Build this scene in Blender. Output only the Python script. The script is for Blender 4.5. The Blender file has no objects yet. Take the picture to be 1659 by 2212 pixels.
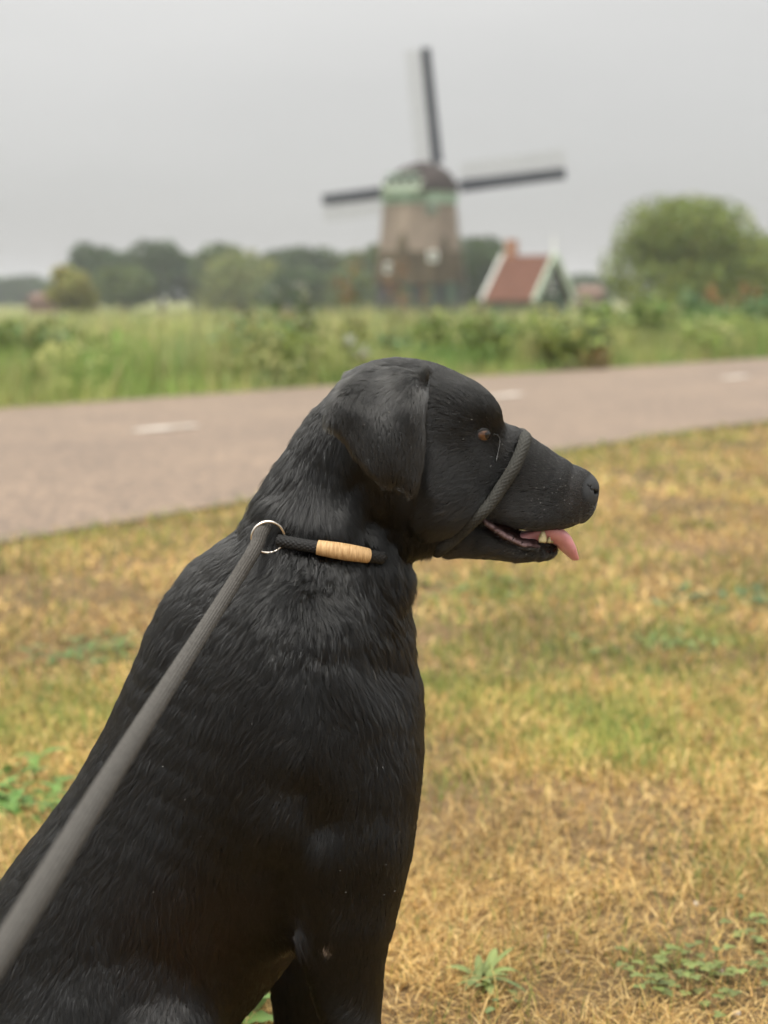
import bpy, math, random
import numpy as np
from mathutils import Vector, Matrix, kdtree

rng = np.random.default_rng(11)
random.seed(11)
sc = bpy.context.scene

# ------------------------------------------------------------------ camera
CAM_H = 0.82                       # phone held a little above the dog's head
PITCH = math.radians(8.0)
FPX = 3324.5                       # focal length in units of a 1659 px wide picture
cam_d = bpy.data.cameras.new('camera')
cam = bpy.data.objects.new('camera', cam_d)
sc.collection.objects.link(cam)
cam.location = (0, 0, CAM_H)
cam.rotation_euler = (math.pi/2 - PITCH, 0, 0)
cam_d.sensor_fit = 'VERTICAL'
cam_d.sensor_height = 36.0
cam_d.lens = 36.0*FPX/2212.0
cam_d.clip_start = 0.02
cam_d.clip_end = 6000
cam_d.dof.use_dof = True
cam_d.dof.focus_distance = 1.36
cam_d.dof.aperture_fstop = 4.6
sc.camera = cam

# ------------------------------------------------------------------ overcast sky + soft sun
SUN_EL, SUN_AZ = math.radians(58), math.radians(215)
world = bpy.data.worlds.new('World'); sc.world = world
world.use_nodes = True
wn, wl = world.node_tree.nodes, world.node_tree.links
wn.clear()
wo = wn.new('ShaderNodeOutputWorld'); bg = wn.new('ShaderNodeBackground')
sky = wn.new('ShaderNodeTexSky'); sky.sky_type = 'NISHITA'; sky.sun_disc = False
sky.sun_elevation = SUN_EL; sky.sun_rotation = SUN_AZ
tc = wn.new('ShaderNodeTexCoord'); sep = wn.new('ShaderNodeSeparateXYZ')
wl.new(tc.outputs['Generated'], sep.inputs[0])
mr = wn.new('ShaderNodeMapRange')            # overcast deck: the zenith about four times the horizon
mr.inputs[1].default_value = 0.0; mr.inputs[2].default_value = 1.0
mr.inputs[3].default_value = 2.78; mr.inputs[4].default_value = 18.5
clp = wn.new('ShaderNodeMath'); clp.operation = 'MAXIMUM'; clp.inputs[1].default_value = 0.0
pw = wn.new('ShaderNodeMath'); pw.operation = 'POWER'; pw.inputs[1].default_value = 1.5
wl.new(sep.outputs[2], clp.inputs[0]); wl.new(clp.outputs[0], pw.inputs[0]); wl.new(pw.outputs[0], mr.inputs[0])
mp = wn.new('ShaderNodeMapping'); mp.inputs['Scale'].default_value = (1.2, 1.2, 5.5)
wl.new(tc.outputs['Generated'], mp.inputs[0])
nz = wn.new('ShaderNodeTexNoise'); nz.inputs['Scale'].default_value = 1.5
nz.inputs['Detail'].default_value = 3.0; nz.inputs['Roughness'].default_value = 0.45
wl.new(mp.outputs[0], nz.inputs['Vector'])
cr = wn.new('ShaderNodeMapRange')
cr.inputs[1].default_value = 0.3; cr.inputs[2].default_value = 0.7
cr.inputs[3].default_value = 0.92; cr.inputs[4].default_value = 1.10
wl.new(nz.outputs[0], cr.inputs[0])
mul = wn.new('ShaderNodeMath'); mul.operation = 'MULTIPLY'
wl.new(mr.outputs[0], mul.inputs[0]); wl.new(cr.outputs[0], mul.inputs[1])
tint = wn.new('ShaderNodeMix'); tint.data_type = 'RGBA'; tint.blend_type = 'MULTIPLY'
tint.inputs[0].default_value = 1.0
comb = wn.new('ShaderNodeCombineColor')
for i in range(3): wl.new(mul.outputs[0], comb.inputs[i])
wl.new(comb.outputs[0], tint.inputs[6]); tint.inputs[7].default_value = (1.0, 0.985, 0.955, 1)
mixs = wn.new('ShaderNodeMix'); mixs.data_type = 'RGBA'; mixs.inputs[0].default_value = 0.955
wl.new(sky.outputs[0], mixs.inputs[6]); wl.new(tint.outputs[2], mixs.inputs[7])
wl.new(mixs.outputs[2], bg.inputs[0]); bg.inputs[1].default_value = 0.10
wl.new(bg.outputs[0], wo.inputs[0])

sun_d = bpy.data.lights.new('sun', 'SUN'); sun_d.energy = 1.5; sun_d.angle = math.radians(40)
sun_d.color = (1.0, 0.97, 0.92)
sun = bpy.data.objects.new('sun', sun_d); sc.collection.objects.link(sun)
sun.rotation_euler = (math.pi/2 - SUN_EL, 0, math.pi - SUN_AZ)
# sky and lamp share one direction
_dirv = Vector((math.sin(SUN_AZ)*math.cos(SUN_EL), math.cos(SUN_AZ)*math.cos(SUN_EL), math.sin(SUN_EL)))
sun.rotation_euler = _dirv.to_track_quat('Z', 'Y').to_euler()

sc.view_settings.view_transform = 'Standard'
sc.view_settings.look = 'None'
sc.view_settings.exposure = 0.85
sc.view_settings.gamma = 1.0
sc.view_settings.use_curve_mapping = False
sc.render.engine = 'CYCLES'
sc.cycles.use_adaptive_sampling = True
sc.cycles.adaptive_threshold = 0.01
sc.cycles.use_denoising = True
sc.cycles.max_bounces = 5
sc.cycles.diffuse_bounces = 3
sc.cycles.glossy_bounces = 2
sc.cycles.transmission_bounces = 3
sc.cycles.volume_bounces = 0
sc.cycles.caustics_reflective = False
sc.cycles.caustics_refractive = False
sc.cycles_curves.shape = 'RIBBONS'

# ------------------------------------------------------------------ helpers
COL = sc.collection
_c, _s = math.cos(PITCH), math.sin(PITCH)
def ray(u, v):
    """direction of sight through a point of the photograph (1659 x 2212 units), y component 1"""
    a, b = (u-829.5)/FPX, -(v-1106.0)/FPX
    d = np.array((a, _c + b*_s, -_s + b*_c))
    return d/d[1]
def P(u, v, y):
    d = ray(u, v)
    return np.array((d[0]*y, y, CAM_H + d[2]*y))
def G(u, v, z=0.0):
    """the point of the level z that the photograph shows there"""
    d = ray(u, v); t = (z-CAM_H)/d[2]
    return np.array((d[0]*t, t, z))
def tag(o, label=None, cat=None, group=None, kind=None):
    if label: o['label'] = label
    if cat: o['category'] = cat
    if group: o['group'] = group
    if kind: o['kind'] = kind
    return o
def empty(name, loc):
    """an Empty at the base of a thing; its parts are given in world coordinates"""
    o = bpy.data.objects.new(name, None); COL.objects.link(o)
    o.location = [float(x) for x in loc]; o.empty_display_size = 0.1
    return o
def mesh_obj(name, verts, faces, mat, parent=None, smooth=False, cols=None):
    me = bpy.data.meshes.new(name)
    verts = np.asarray(verts, dtype=np.float32).reshape(-1, 3)
    if isinstance(faces, np.ndarray):
        nf, k = faces.shape
        me.vertices.add(len(verts)); me.vertices.foreach_set('co', verts.ravel())
        me.loops.add(nf*k); me.loops.foreach_set('vertex_index', faces.astype(np.int32).ravel())
        me.polygons.add(nf)
        me.polygons.foreach_set('loop_start', np.arange(0, nf*k, k, dtype=np.int32))
        me.polygons.foreach_set('loop_total', np.full(nf, k, dtype=np.int32))
        me.update(calc_edges=True)
    else:
        me.from_pydata([tuple(map(float, q)) for q in verts], [], faces); me.update()
    if smooth:
        me.polygons.foreach_set('use_smooth', np.ones(len(me.polygons), dtype=bool))
    if cols is not None:
        at = me.attributes.new('tint', 'FLOAT_COLOR', 'POINT')
        c4 = np.ones((len(verts), 4), dtype=np.float32); c4[:, :3] = cols
        at.data.foreach_set('color', c4.ravel())
    for m in (mat if isinstance(mat, (list, tuple)) else [mat]): me.materials.append(m)
    o = bpy.data.objects.new(name, me); COL.objects.link(o)
    if parent is not None:
        o.parent = parent
        o.matrix_parent_inverse = Matrix.Translation(-Vector(parent.location)) if parent.type == 'EMPTY' else Matrix.Identity(4)
    return o
class MB:
    """collects boxes, bars and tubes into one mesh"""
    def __init__(s): s.v = []; s.f = []
    def add(s, v, f):
        n = len(s.v); s.v += [tuple(map(float, q)) for q in v]; s.f += [tuple(i+n for i in q) for q in f]
    def box(s, c, ax, half):
        c = np.asarray(c, float); A = [np.asarray(a, float)*h for a, h in zip(ax, half)]
        v = [c + sx*A[0] + sy*A[1] + sz*A[2] for sx in (-1, 1) for sy in (-1, 1) for sz in (-1, 1)]
        s.add(v, [(0,1,3,2), (4,6,7,5), (0,4,5,1), (2,3,7,6), (0,2,6,4), (1,5,7,3)])
    def bar(s, a, b, w, h, up=(0, 0, 1), w2=None, h2=None):
        a, b = np.asarray(a, float), np.asarray(b, float)
        d = (b-a)/np.linalg.norm(b-a); u = np.asarray(up, float); x = np.cross(d, u)
        if np.linalg.norm(x) < 1e-6: x = np.cross(d, (1, 0, 0))
        x /= np.linalg.norm(x); y = np.cross(x, d)
        w2 = w if w2 is None else w2; h2 = h if h2 is None else h2
        v = []
        for p, ww, hh in ((a, w, h), (b, w2, h2)):
            v += [p - x*ww/2 - y*hh/2, p + x*ww/2 - y*hh/2, p + x*ww/2 + y*hh/2, p - x*ww/2 + y*hh/2]
        s.add(v, [(3,2,1,0), (4,5,6,7), (0,1,5,4), (1,2,6,5), (2,3,7,6), (3,0,4,7)])
    def tube(s, pts, rad, n=8):
        v, f = tube_geo(np.asarray(pts, float), rad, n); s.add(v, f)
    def build(s, name, mat, parent=None, smooth=False):
        return mesh_obj(name, s.v, s.f, mat, parent, smooth)
def frames(pts, closed=False):
    n = len(pts)
    T = np.zeros_like(pts)
    for i in range(n):
        a = pts[(i-1) % n] if (closed or i > 0) else pts[i]
        b = pts[(i+1) % n] if (closed or i < n-1) else pts[i]
        T[i] = (b-a)/max(np.linalg.norm(b-a), 1e-9)
    N = np.zeros_like(pts)
    up = np.array((0, 0, 1.0)) if abs(T[0][2]) < 0.9 else np.array((1.0, 0, 0))
    N[0] = up - T[0]*np.dot(up, T[0]); N[0] /= np.linalg.norm(N[0])
    for i in range(1, n):
        x = N[i-1] - T[i]*np.dot(N[i-1], T[i]); N[i] = x/max(np.linalg.norm(x), 1e-9)
    return T, N, np.cross(T, N)
def tube_geo(pts, rad, n=8, closed=False, caps=True):
    T, N, B = frames(pts, closed); m = len(pts)
    rad = np.full(m, rad) if np.isscalar(rad) else np.asarray(rad)
    v = []
    for i in range(m):
        for j in range(n):
            a = 2*math.pi*j/n
            v.append(pts[i] + (N[i]*math.cos(a) + B[i]*math.sin(a))*rad[i])
    f = []
    for i in range(m if closed else m-1):
        for j in range(n):
            i2 = (i+1) % m; j2 = (j+1) % n
            f.append((i*n+j, i*n+j2, i2*n+j2, i2*n+j))
    if caps and not closed:
        f.append(tuple(range(n))[::-1]); f.append(tuple((m-1)*n+j for j in range(n)))
    return v, f
def resample(pts, n):
    """smooth curve (Catmull-Rom) through the points, n points evenly spaced"""
    p = np.asarray(pts, float); q = np.vstack([2*p[0]-p[1], p, 2*p[-1]-p[-2]]); out = []
    for i in range(1, len(q)-2):
        for t in np.linspace(0, 1, 24, endpoint=False):
            a, b, c, d = q[i-1], q[i], q[i+1], q[i+2]
            out.append(0.5*((2*b) + (c-a)*t + (2*a-5*b+4*c-d)*t*t + (3*b-a-3*c+d)*t**3))
    out.append(p[-1]); out = np.array(out)
    L = np.r_[0, np.cumsum(np.linalg.norm(np.diff(out, axis=0), axis=1))]
    s = np.linspace(0, L[-1], n)
    return np.stack([np.interp(s, L, out[:, k]) for k in range(3)], 1)

def new_mat(name):
    m = bpy.data.materials.new(name); m.use_nodes = True
    nt = m.node_tree; b = nt.nodes['Principled BSDF']
    return m, nt.nodes, nt.links, b
def noise_mat(name, c1, c2, scale=5.0, rough=0.8, bump=0.0, bscale=None, spec=0.3, detail=5, stretch=None, metal=0.0, lo=0.35, hi=0.65, bdist=0.01):
    m, n, l, b = new_mat(name)
    t = n.new('ShaderNodeTexCoord'); v = t.outputs['Object']
    if stretch:
        mp_ = n.new('ShaderNodeMapping'); mp_.inputs['Scale'].default_value = stretch
        l.new(v, mp_.inputs[0]); v = mp_.outputs[0]
    z = n.new('ShaderNodeTexNoise'); z.inputs['Scale'].default_value = scale; z.inputs['Detail'].default_value = detail
    l.new(v, z.inputs['Vector'])
    r = n.new('ShaderNodeValToRGB'); r.color_ramp.elements[0].position = lo; r.color_ramp.elements[1].position = hi
    r.color_ramp.elements[0].color = (*c1, 1); r.color_ramp.elements[1].color = (*c2, 1)
    l.new(z.outputs[0], r.inputs[0]); l.new(r.outputs[0], b.inputs['Base Color'])
    b.inputs['Roughness'].default_value = rough; b.inputs['Specular IOR Level'].default_value = spec
    b.inputs['Metallic'].default_value = metal
    if bump:
        z2 = n.new('ShaderNodeTexNoise'); z2.inputs['Scale'].default_value = bscale or scale*4; z2.inputs['Detail'].default_value = 4
        l.new(v, z2.inputs['Vector'])
        bp = n.new('ShaderNodeBump'); bp.inputs['Strength'].default_value = bump; bp.inputs['Distance'].default_value = bdist
        l.new(z2.outputs[0], bp.inputs['Height']); l.new(bp.outputs[0], b.inputs['Normal'])
    return m
def tint_mat(name, rough=0.7, spec=0.25, trans=0.0, noise=0.0, nscale=30.0):
    """colour from the mesh's own 'tint' attribute (each blade or leaf has its own colour)"""
    m, n, l, b = new_mat(name)
    a = n.new('ShaderNodeAttribute'); a.attribute_name = 'tint'
    src = a.outputs['Color']
    if noise:
        z = n.new('ShaderNodeTexNoise'); z.inputs['Scale'].default_value = nscale; z.inputs['Detail'].default_value = 4
        t = n.new('ShaderNodeTexCoord'); l.new(t.outputs['Object'], z.inputs['Vector'])
        r = n.new('ShaderNodeMapRange'); r.inputs[1].default_value = 0.3; r.inputs[2].default_value = 0.7
        r.inputs[3].default_value = 1-noise; r.inputs[4].default_value = 1+noise
        l.new(z.outputs[0], r.inputs[0])
        mx = n.new('ShaderNodeVectorMath'); mx.operation = 'SCALE'
        l.new(src, mx.inputs[0]); l.new(r.outputs[0], mx.inputs['Scale']); src = mx.outputs[0]
    l.new(src, b.inputs['Base Color'])
    b.inputs['Roughness'].default_value = rough; b.inputs['Specular IOR Level'].default_value = spec
    if trans:
        tr = n.new('ShaderNodeBsdfTranslucent'); l.new(src, tr.inputs[0])
        mx2 = n.new('ShaderNodeMixShader'); mx2.inputs[0].default_value = trans
        l.new(b.outputs[0], mx2.inputs[1]); l.new(tr.outputs[0], mx2.inputs[2])
        l.new(mx2.outputs[0], n['Material Output'].inputs[0])
    return m
def vnoise2(x, y, seed=0):
    """smooth 2-D value noise in 0..1"""
    r = np.random.default_rng(seed).random((64, 64))
    xi, yi = np.floor(x).astype(int), np.floor(y).astype(int)
    fx, fy = x-xi, y-yi; fx = fx*fx*(3-2*fx); fy = fy*fy*(3-2*fy)
    g = lambda a, b: r[a % 64, b % 64]
    return (g(xi, yi)*(1-fx)+g(xi+1, yi)*fx)*(1-fy) + (g(xi, yi+1)*(1-fx)+g(xi+1, yi+1)*fx)*fy
def fbm2(x, y, seed=0, oct=3):
    s, a, t = 0, 0.5, 0
    for o in range(oct):
        s = s + a*vnoise2(x*2**o, y*2**o, seed+o); t += a; a *= 0.5
    return s/t
# ================================================================== setting
# ---- road edges, read off the photograph on the level ground
near_e = np.array([G(*q) for q in [(-700,1310),(0,1173),(260,1132),(521,1094),(1205,976),(1501,932),(1659,908),(2300,825)]])
far_e = np.array([G(*q) for q in [(-700,925),(0,890),(347,858),(685,836),(1020,815),(1659,771),(2300,735)]])
def fit_line(p):
    c = p[1:-1].mean(0); d = np.linalg.svd(p[1:-1]-c)[2][0]; d = d*np.sign(d[1]); return c, d
cN, dN = fit_line(near_e); cF, dF = fit_line(far_e)
DIR = dN/np.linalg.norm(dN)*0.5 + dF/np.linalg.norm(dF)*0.5; DIR /= np.linalg.norm(DIR)
NRM = np.array((-DIR[1], DIR[0], 0))                 # from the lawn across the road
def along(p): return (p-cN) @ DIR
def across(x, y): return (x-cN[0])*NRM[0] + (y-cN[1])*NRM[1]
sN = np.array([along(p) for p in near_e]); aN = np.array([across(p[0], p[1]) for p in near_e])
sF = np.array([along(p) for p in far_e]); aF = np.array([across(p[0], p[1]) for p in far_e])
def edge_near(s): return np.interp(s, sN, np.convolve(np.pad(aN, 1, 'edge'), [.25, .5, .25], 'valid'))
def edge_far(s): return np.interp(s, sF, np.convolve(np.pad(aF, 1, 'edge'), [.25, .5, .25], 'valid'))
def land_z(x, y):
    """level by the road, then a bank down to low meadows"""
    a = across(x, y); s = (x-cN[0])*DIR[0] + (y-cN[1])*DIR[1]
    t = np.clip((a-edge_far(s)-1.0)/7.0, 0, 1); t = t*t*(3-2*t)
    return -1.25*t
# ---- ground: one sheet to the horizon
gx = np.unique(np.r_[-2500, -1200, -600, -300, -160, np.linspace(-90, -14, 20), np.linspace(-12, 14, 70), np.linspace(16, 110, 24), 180, 320, 640, 1300, 2500])
gy = np.unique(np.r_[-60, -30, -12, np.linspace(-6, 24, 90), np.linspace(25, 130, 40), 180, 260, 400, 700, 1400, 3500])
X, Y = np.meshgrid(gx, gy, indexing='ij')
Z = land_z(X, Y)
nearm = np.exp(-((X/4)**2 + ((Y-3)/6)**2))*(across(X, Y) < -0.4)
Z = Z + nearm*0.02*(fbm2(X*1.3+5, Y*1.3, 9)-0.5)
n0, n1 = X.shape
I = np.arange(n0*n1).reshape(n0, n1)
F = np.stack([I[:-1, :-1], I[1:, :-1], I[1:, 1:], I[:-1, 1:]], 2).reshape(-1, 4)
m, n, l, b = new_mat('turf_soil')
t = n.new('ShaderNodeTexCoord')
z1 = n.new('ShaderNodeTexNoise'); z1.inputs['Scale'].default_value = 1.1; z1.inputs['Detail'].default_value = 6
z2 = n.new('ShaderNodeTexNoise'); z2.inputs['Scale'].default_value = 38; z2.inputs['Detail'].default_value = 6
l.new(t.outputs['Object'], z1.inputs['Vector']); l.new(t.outputs['Object'], z2.inputs['Vector'])
r1 = n.new('ShaderNodeValToRGB'); e = r1.color_ramp.elements
e[0].position = 0.36; e[0].color = (0.16, 0.115, 0.06, 1); e[1].position = 0.62; e[1].color = (0.25, 0.165, 0.085, 1)
r2 = n.new('ShaderNodeValToRGB'); e = r2.color_ramp.elements
e[0].position = 0.3; e[0].color = (0.45, 0.42, 0.38, 1); e[1].position = 0.7; e[1].color = (1, 1, 1, 1)
l.new(z1.outputs[0], r1.inputs[0]); l.new(z2.outputs[0], r2.inputs[0])
mx = n.new('ShaderNodeMix'); mx.data_type = 'RGBA'; mx.blend_type = 'MULTIPLY'; mx.inputs[0].default_value = 1
l.new(r1.outputs[0], mx.inputs[6]); l.new(r2.outputs[0], mx.inputs[7])
# beyond the road the meadow is green
geo = n.new('ShaderNodeNewGeometry'); dt = n.new('ShaderNodeVectorMath'); dt.operation = 'DOT_PRODUCT'; dt.inputs[1].default_value = tuple(NRM)
l.new(geo.outputs['Position'], dt.inputs[0])
mg = n.new('ShaderNodeMapRange'); k0 = float(cN @ NRM); mg.inputs[1].default_value = k0+2.0; mg.inputs[2].default_value = k0+4.0
l.new(dt.outputs['Value'], mg.inputs[0])
z3 = n.new('ShaderNodeTexNoise'); z3.inputs['Scale'].default_value = 0.35; z3.inputs['Detail'].default_value = 6; l.new(t.outputs['Object'], z3.inputs['Vector'])
r3 = n.new('ShaderNodeValToRGB'); e = r3.color_ramp.elements
e[0].position = 0.35; e[0].color = (0.11, 0.135, 0.042, 1); e[1].position = 0.65; e[1].color = (0.23, 0.22, 0.085, 1)
l.new(z3.outputs[0], r3.inputs[0])
mx2 = n.new('ShaderNodeMix'); mx2.data_type = 'RGBA'; l.new(mg.outputs[0], mx2.inputs[0]); l.new(mx.outputs[2], mx2.inputs[6]); l.new(r3.outputs[0], mx2.inputs[7])
l.new(mx2.outputs[2], b.inputs['Base Color']); b.inputs['Roughness'].default_value = 0.95; b.inputs['Specular IOR Level'].default_value = 0.1
bp = n.new('ShaderNodeBump'); bp.inputs['Strength'].default_value = 0.6; bp.inputs['Distance'].default_value = 0.012
l.new(z2.outputs[0], bp.inputs['Height']); l.new(bp.outputs[0], b.inputs['Normal'])
tag(mesh_obj('ground', np.stack([X, Y, Z], -1).reshape(-1, 3), F, m, smooth=True), kind='structure')

# ---- cycle road: sheet with ragged edges, a little above the soil
ss = np.unique(np.r_[-60, -30, np.linspace(-14, 26, 220), np.linspace(27, 70, 40)])
V = []
for s in ss:
    j1 = 0.05*(fbm2(np.array([s*2.3]), np.array([0.5]), 4)[0]-0.5); j2 = 0.05*(fbm2(np.array([s*2.3]), np.array([7.5]), 6)[0]-0.5)
    a0, a1 = edge_near(s)+j1, edge_far(s)+j2
    for k, a in enumerate(np.linspace(a0, a1, 7)):
        p = cN + DIR*s + NRM*a; V.append((p[0], p[1], 0.010 + 0.035*math.sin(math.pi*k/6)))
I = np.arange(len(ss)*7).reshape(len(ss), 7)
F = np.stack([I[:-1, :-1], I[1:, :-1], I[1:, 1:], I[:-1, 1:]], 2).reshape(-1, 4)[:, ::-1]
m, n, l, b = new_mat('road_asphalt')
t = n.new('ShaderNodeTexCoord')
z1 = n.new('ShaderNodeTexNoise'); z1.inputs['Scale'].default_value = 0.9; z1.inputs['Detail'].default_value = 9; z1.inputs['Roughness'].default_value = 0.65
z2 = n.new('ShaderNodeTexVoronoi'); z2.inputs['Scale'].default_value = 48
l.new(t.outputs['Object'], z1.inputs['Vector']); l.new(t.outputs['Object'], z2.inputs['Vector'])
r1 = n.new('ShaderNodeValToRGB'); e = r1.color_ramp.elements
e[0].position = 0.35; e[0].color = (0.150, 0.106, 0.073, 1); e[1].position = 0.65; e[1].color = (0.196, 0.138, 0.093, 1)
l.new(z1.outputs[0], r1.inputs[0])
r2 = n.new('ShaderNodeValToRGB'); e = r2.color_ramp.elements
e[0].position = 0.1; e[0].color = (0.55, 0.55, 0.55, 1); e[1].position = 0.9; e[1].color = (1.42, 1.4, 1.36, 1)
l.new(z2.outputs['Color'], r2.inputs[0])
mx = n.new('ShaderNodeMix'); mx.data_type = 'RGBA'; mx.blend_type = 'MULTIPLY'; mx.inputs[0].default_value = 1
l.new(r1.outputs[0], mx.inputs[6]); l.new(r2.outputs[0], mx.inputs[7]); l.new(mx.outputs[2], b.inputs['Base Color'])
b.inputs['Roughness'].default_value = 0.62; b.inputs['Specular IOR Level'].default_value = 0.42
bp = n.new('ShaderNodeBump'); bp.inputs['Strength'].default_value = 0.5; bp.inputs['Distance'].default_value = 0.004
l.new(z2.outputs['Distance'], bp.inputs['Height']); l.new(bp.outputs[0], b.inputs['Normal'])
road = tag(mesh_obj('road', V, F, m, smooth=True), kind='structure')
M_line = noise_mat('road_paint', (0.34, 0.30, 0.25), (0.62, 0.58, 0.52), 6, 0.8, detail=8)
# centre dashes: middle line of the road
d0 = G(359, 943); d1 = G(1088, 868); d2 = G(1588, 826)
for k, (p, half) in enumerate(((d0, 0.23), (d1, 0.23), (d2, 0.23))):
    mb = MB(); q = p.copy(); s = along(q); a = (edge_near(s)+edge_far(s))/2
    ac = across(q[0], q[1]); t_ = (ac-edge_near(s))/(edge_far(s)-edge_near(s))
    zc = 0.010 + 0.035*math.sin(math.pi*np.clip(t_, 0, 1)) + 0.005
    mb.box((q[0], q[1], zc), (DIR, NRM, (0, 0, 1)), (half, 0.05, 0.004))
    mb.build('road_marking', M_line, road)

# ================================================================== windmill
WD = 110.0; WG = -1.25
wc = P(905, 640, WD); WX, WY = wc[0], WD
wpx = WD/FPX                                     # metres per picture unit at the mill
mill = empty('windmill', (WX, WY, WG))
tag(mill, 'thatched smock windmill with green cap trim and four lattice sails', 'windmill')
M_thatch = noise_mat('weathered_thatch', (0.16, 0.128, 0.102), (0.27, 0.215, 0.17), 0.55, 0.95, 0.6, 9, spec=0.1, detail=8, stretch=(1.4, 1.4, 0.5), bdist=0.06)
M_thatch2 = noise_mat('mossy_thatch', (0.045, 0.037, 0.023), (0.100, 0.078, 0.048), 0.8, 0.95, 0.6, 9, spec=0.1, detail=8, stretch=(1.4, 1.4, 0.5), bdist=0.06)
M_capthatch = noise_mat('cap_thatch', (0.030, 0.024, 0.022), (0.058, 0.047, 0.043), 1.0, 0.95, 0.5, 9, spec=0.1, stretch=(1, 1, .5), bdist=0.05)
M_green = noise_mat('pale_green_paint', (0.36, 0.43, 0.34), (0.46, 0.53, 0.43), 2.5, 0.6)
M_green2 = noise_mat('green_paint', (0.19, 0.27, 0.20), (0.27, 0.35, 0.27), 2.5, 0.6)
M_dgreen = noise_mat('dark_green_boards', (0.035, 0.060, 0.040), (0.065, 0.090, 0.062), 3.0, 0.7)
M_white = noise_mat('white_paint', (0.62, 0.63, 0.58), (0.76, 0.77, 0.72), 4.0, 0.6)
M_tar = noise_mat('tarred_boards', (0.030, 0.031, 0.034), (0.060, 0.060, 0.064), 2.0, 0.7)
M_sail = noise_mat('dark_sail_board', (0.030, 0.034, 0.045), (0.050, 0.054, 0.068), 1.5, 0.7)
M_lath = noise_mat('sail_laths', (0.22, 0.22, 0.19), (0.34, 0.33, 0.29), 3, 0.8)
M_glass, _n, _l, _b = new_mat('window_glass'); _b.inputs['Base Color'].default_value = (0.03, 0.035, 0.04, 1); _b.inputs['Roughness'].default_value = 0.1
def ring8(r, z, n=8, off=math.pi/8):
    return [(WX + r*math.cos(off+2*math.pi*i/n), WY + r*math.sin(off+2*math.pi*i/n), z) for i in range(n)]
def zpx(v): return P(905, v, WD)[2]
prof = [(zpx(440), 78*wpx), (zpx(500), 83*wpx), (zpx(560), 90*wpx), (zpx(618), 98*wpx)]
cs = 1/math.cos(math.pi/8)*0.985
def frustum(name, rows, mat, parent, n=8, sub=6):
    mb = MB(); V = []
    rr = [(z, r) for z, r in rows]
    zs = np.linspace(rr[0][0], rr[-1][0], sub*(len(rr)-1)+1); rads = np.interp(-zs, [-z for z, _ in rr], [r for _, r in rr])
    for z, r in zip(zs, rads):
        base = ring8(r*cs, z)
        for i in range(8):                       # slightly rounded arrises of thatch
            a, b_ = np.array(base[i]), np.array(base[(i+1) % 8])
            for t_ in (0.06, 0.3, 0.5, 0.7, 0.94): V.append(a+(b_-a)*t_)
    k = 40; F = []
    for i in range(len(zs)-1):
        for j in range(k): F.append((i*k+j, (i+1)*k+j, (i+1)*k+(j+1) % k, i*k+(j+1) % k))
    F.append(tuple(range(k))); F.append(tuple((len(zs)-1)*k+j for j in range(k))[::-1])
    return mesh_obj(name, V, F, mat, parent)
frustum('body', prof[:3], M_thatch, mill)
frustum('skirt', [(zpx(545)+0.003, 89.5*wpx), (zpx(590), 96*wpx), (zpx(614), 100*wpx)], M_thatch2, mill)
frustum('base', [(zpx(612), 93*wpx), (zpx(640), 94*wpx), (WG, 95*wpx)], M_tar, mill, sub=2)
# dark runs of moss climbing from the skirt
for (u, top, w) in ((868, 505, 17), (958, 512, 15), (915, 552, 26)):
    p0 = P(u, top, WD); mbx = MB(); V = []
    yb = lambda z: WY - np.interp(-z, [-q[0] for q in prof], [q[1] for q in prof])*0.995 - 0.02
    zt, zb = zpx(top), zpx(568); rows = 9; V = []; F = []
    for i in range(rows):
        t_ = i/(rows-1); z = zt+(zb-zt)*t_; ww = w*wpx*(0.15+0.85*t_**0.8)*(1+0.15*math.sin(i*2.1+u)); zm = 5
        for j in range(zm):
            x = P(u, 560, WD)[0] + ww*(j/(zm-1)-0.5)*2; ang = (x-WX)
            r_ = np.interp(-z, [-q[0] for q in prof], [q[1] for q in prof])*0.985
            yy = WY - r_ if abs(ang) < r_*0.414 else WY - r_ + (abs(ang)-r_*0.414)
            V.append((x, yy-0.035, z))
    for i in range(rows-1):
        for j in range(zm-1): F.append((i*zm+j, (i+1)*zm+j, (i+1)*zm+j+1, i*zm+j+1))
    k = len(V); V += [(a_, b_+0.09, c_) for a_, b_, c_ in V]; F += [tuple(i+k for i in q[::-1]) for q in F]
    mesh_obj('moss_patch', V, F, M_thatch2, mill)
def mill_window(u, v, w, h, mat):
    z = zpx(v); x = P(u, v, WD)[0]; r_ = np.interp(-z, [-q[0] for q in prof][::1], [q[1] for q in prof])*0.985
    dx = abs(x-WX); yy = WY - r_ + max(0, dx-r_*0.414)
    mb = MB(); ax = ((1, 0, 0), (0, 1, 0), (0, 0, 1))
    mb.box((x, yy-0.05, z), ax, (w*wpx/2, 0.14, h*wpx/2)); wdw = mb.build('window', mat, mill)
    mb = MB(); mb.box((x-0.18*w*wpx, yy-0.18, z), ax, (w*wpx*0.13, 0.02, h*wpx*0.33)); mb.build('pane', M_glass, wdw)
    mb = MB(); mb.box((x+0.18*w*wpx, yy-0.18, z), ax, (w*wpx*0.13, 0.02, h*wpx*0.33)); mb.build('pane', M_glass, wdw)
mill_window(932, 556, 20, 21, M_white); mill_window(841, 580, 19, 21, M_white); mill_window(930, 456, 22, 15, M_green2)
for u in (880, 925, 970):
    mb = MB(); q = P(u, 630, WD); mb.box((q[0], WY-94*wpx*0.985-0.03, zpx(634)), ((1, 0, 0), (0, 1, 0), (0, 0, 1)), (0.42, 0.05, 0.75)); mb.build('door_panel', M_dgreen, mill)
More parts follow.
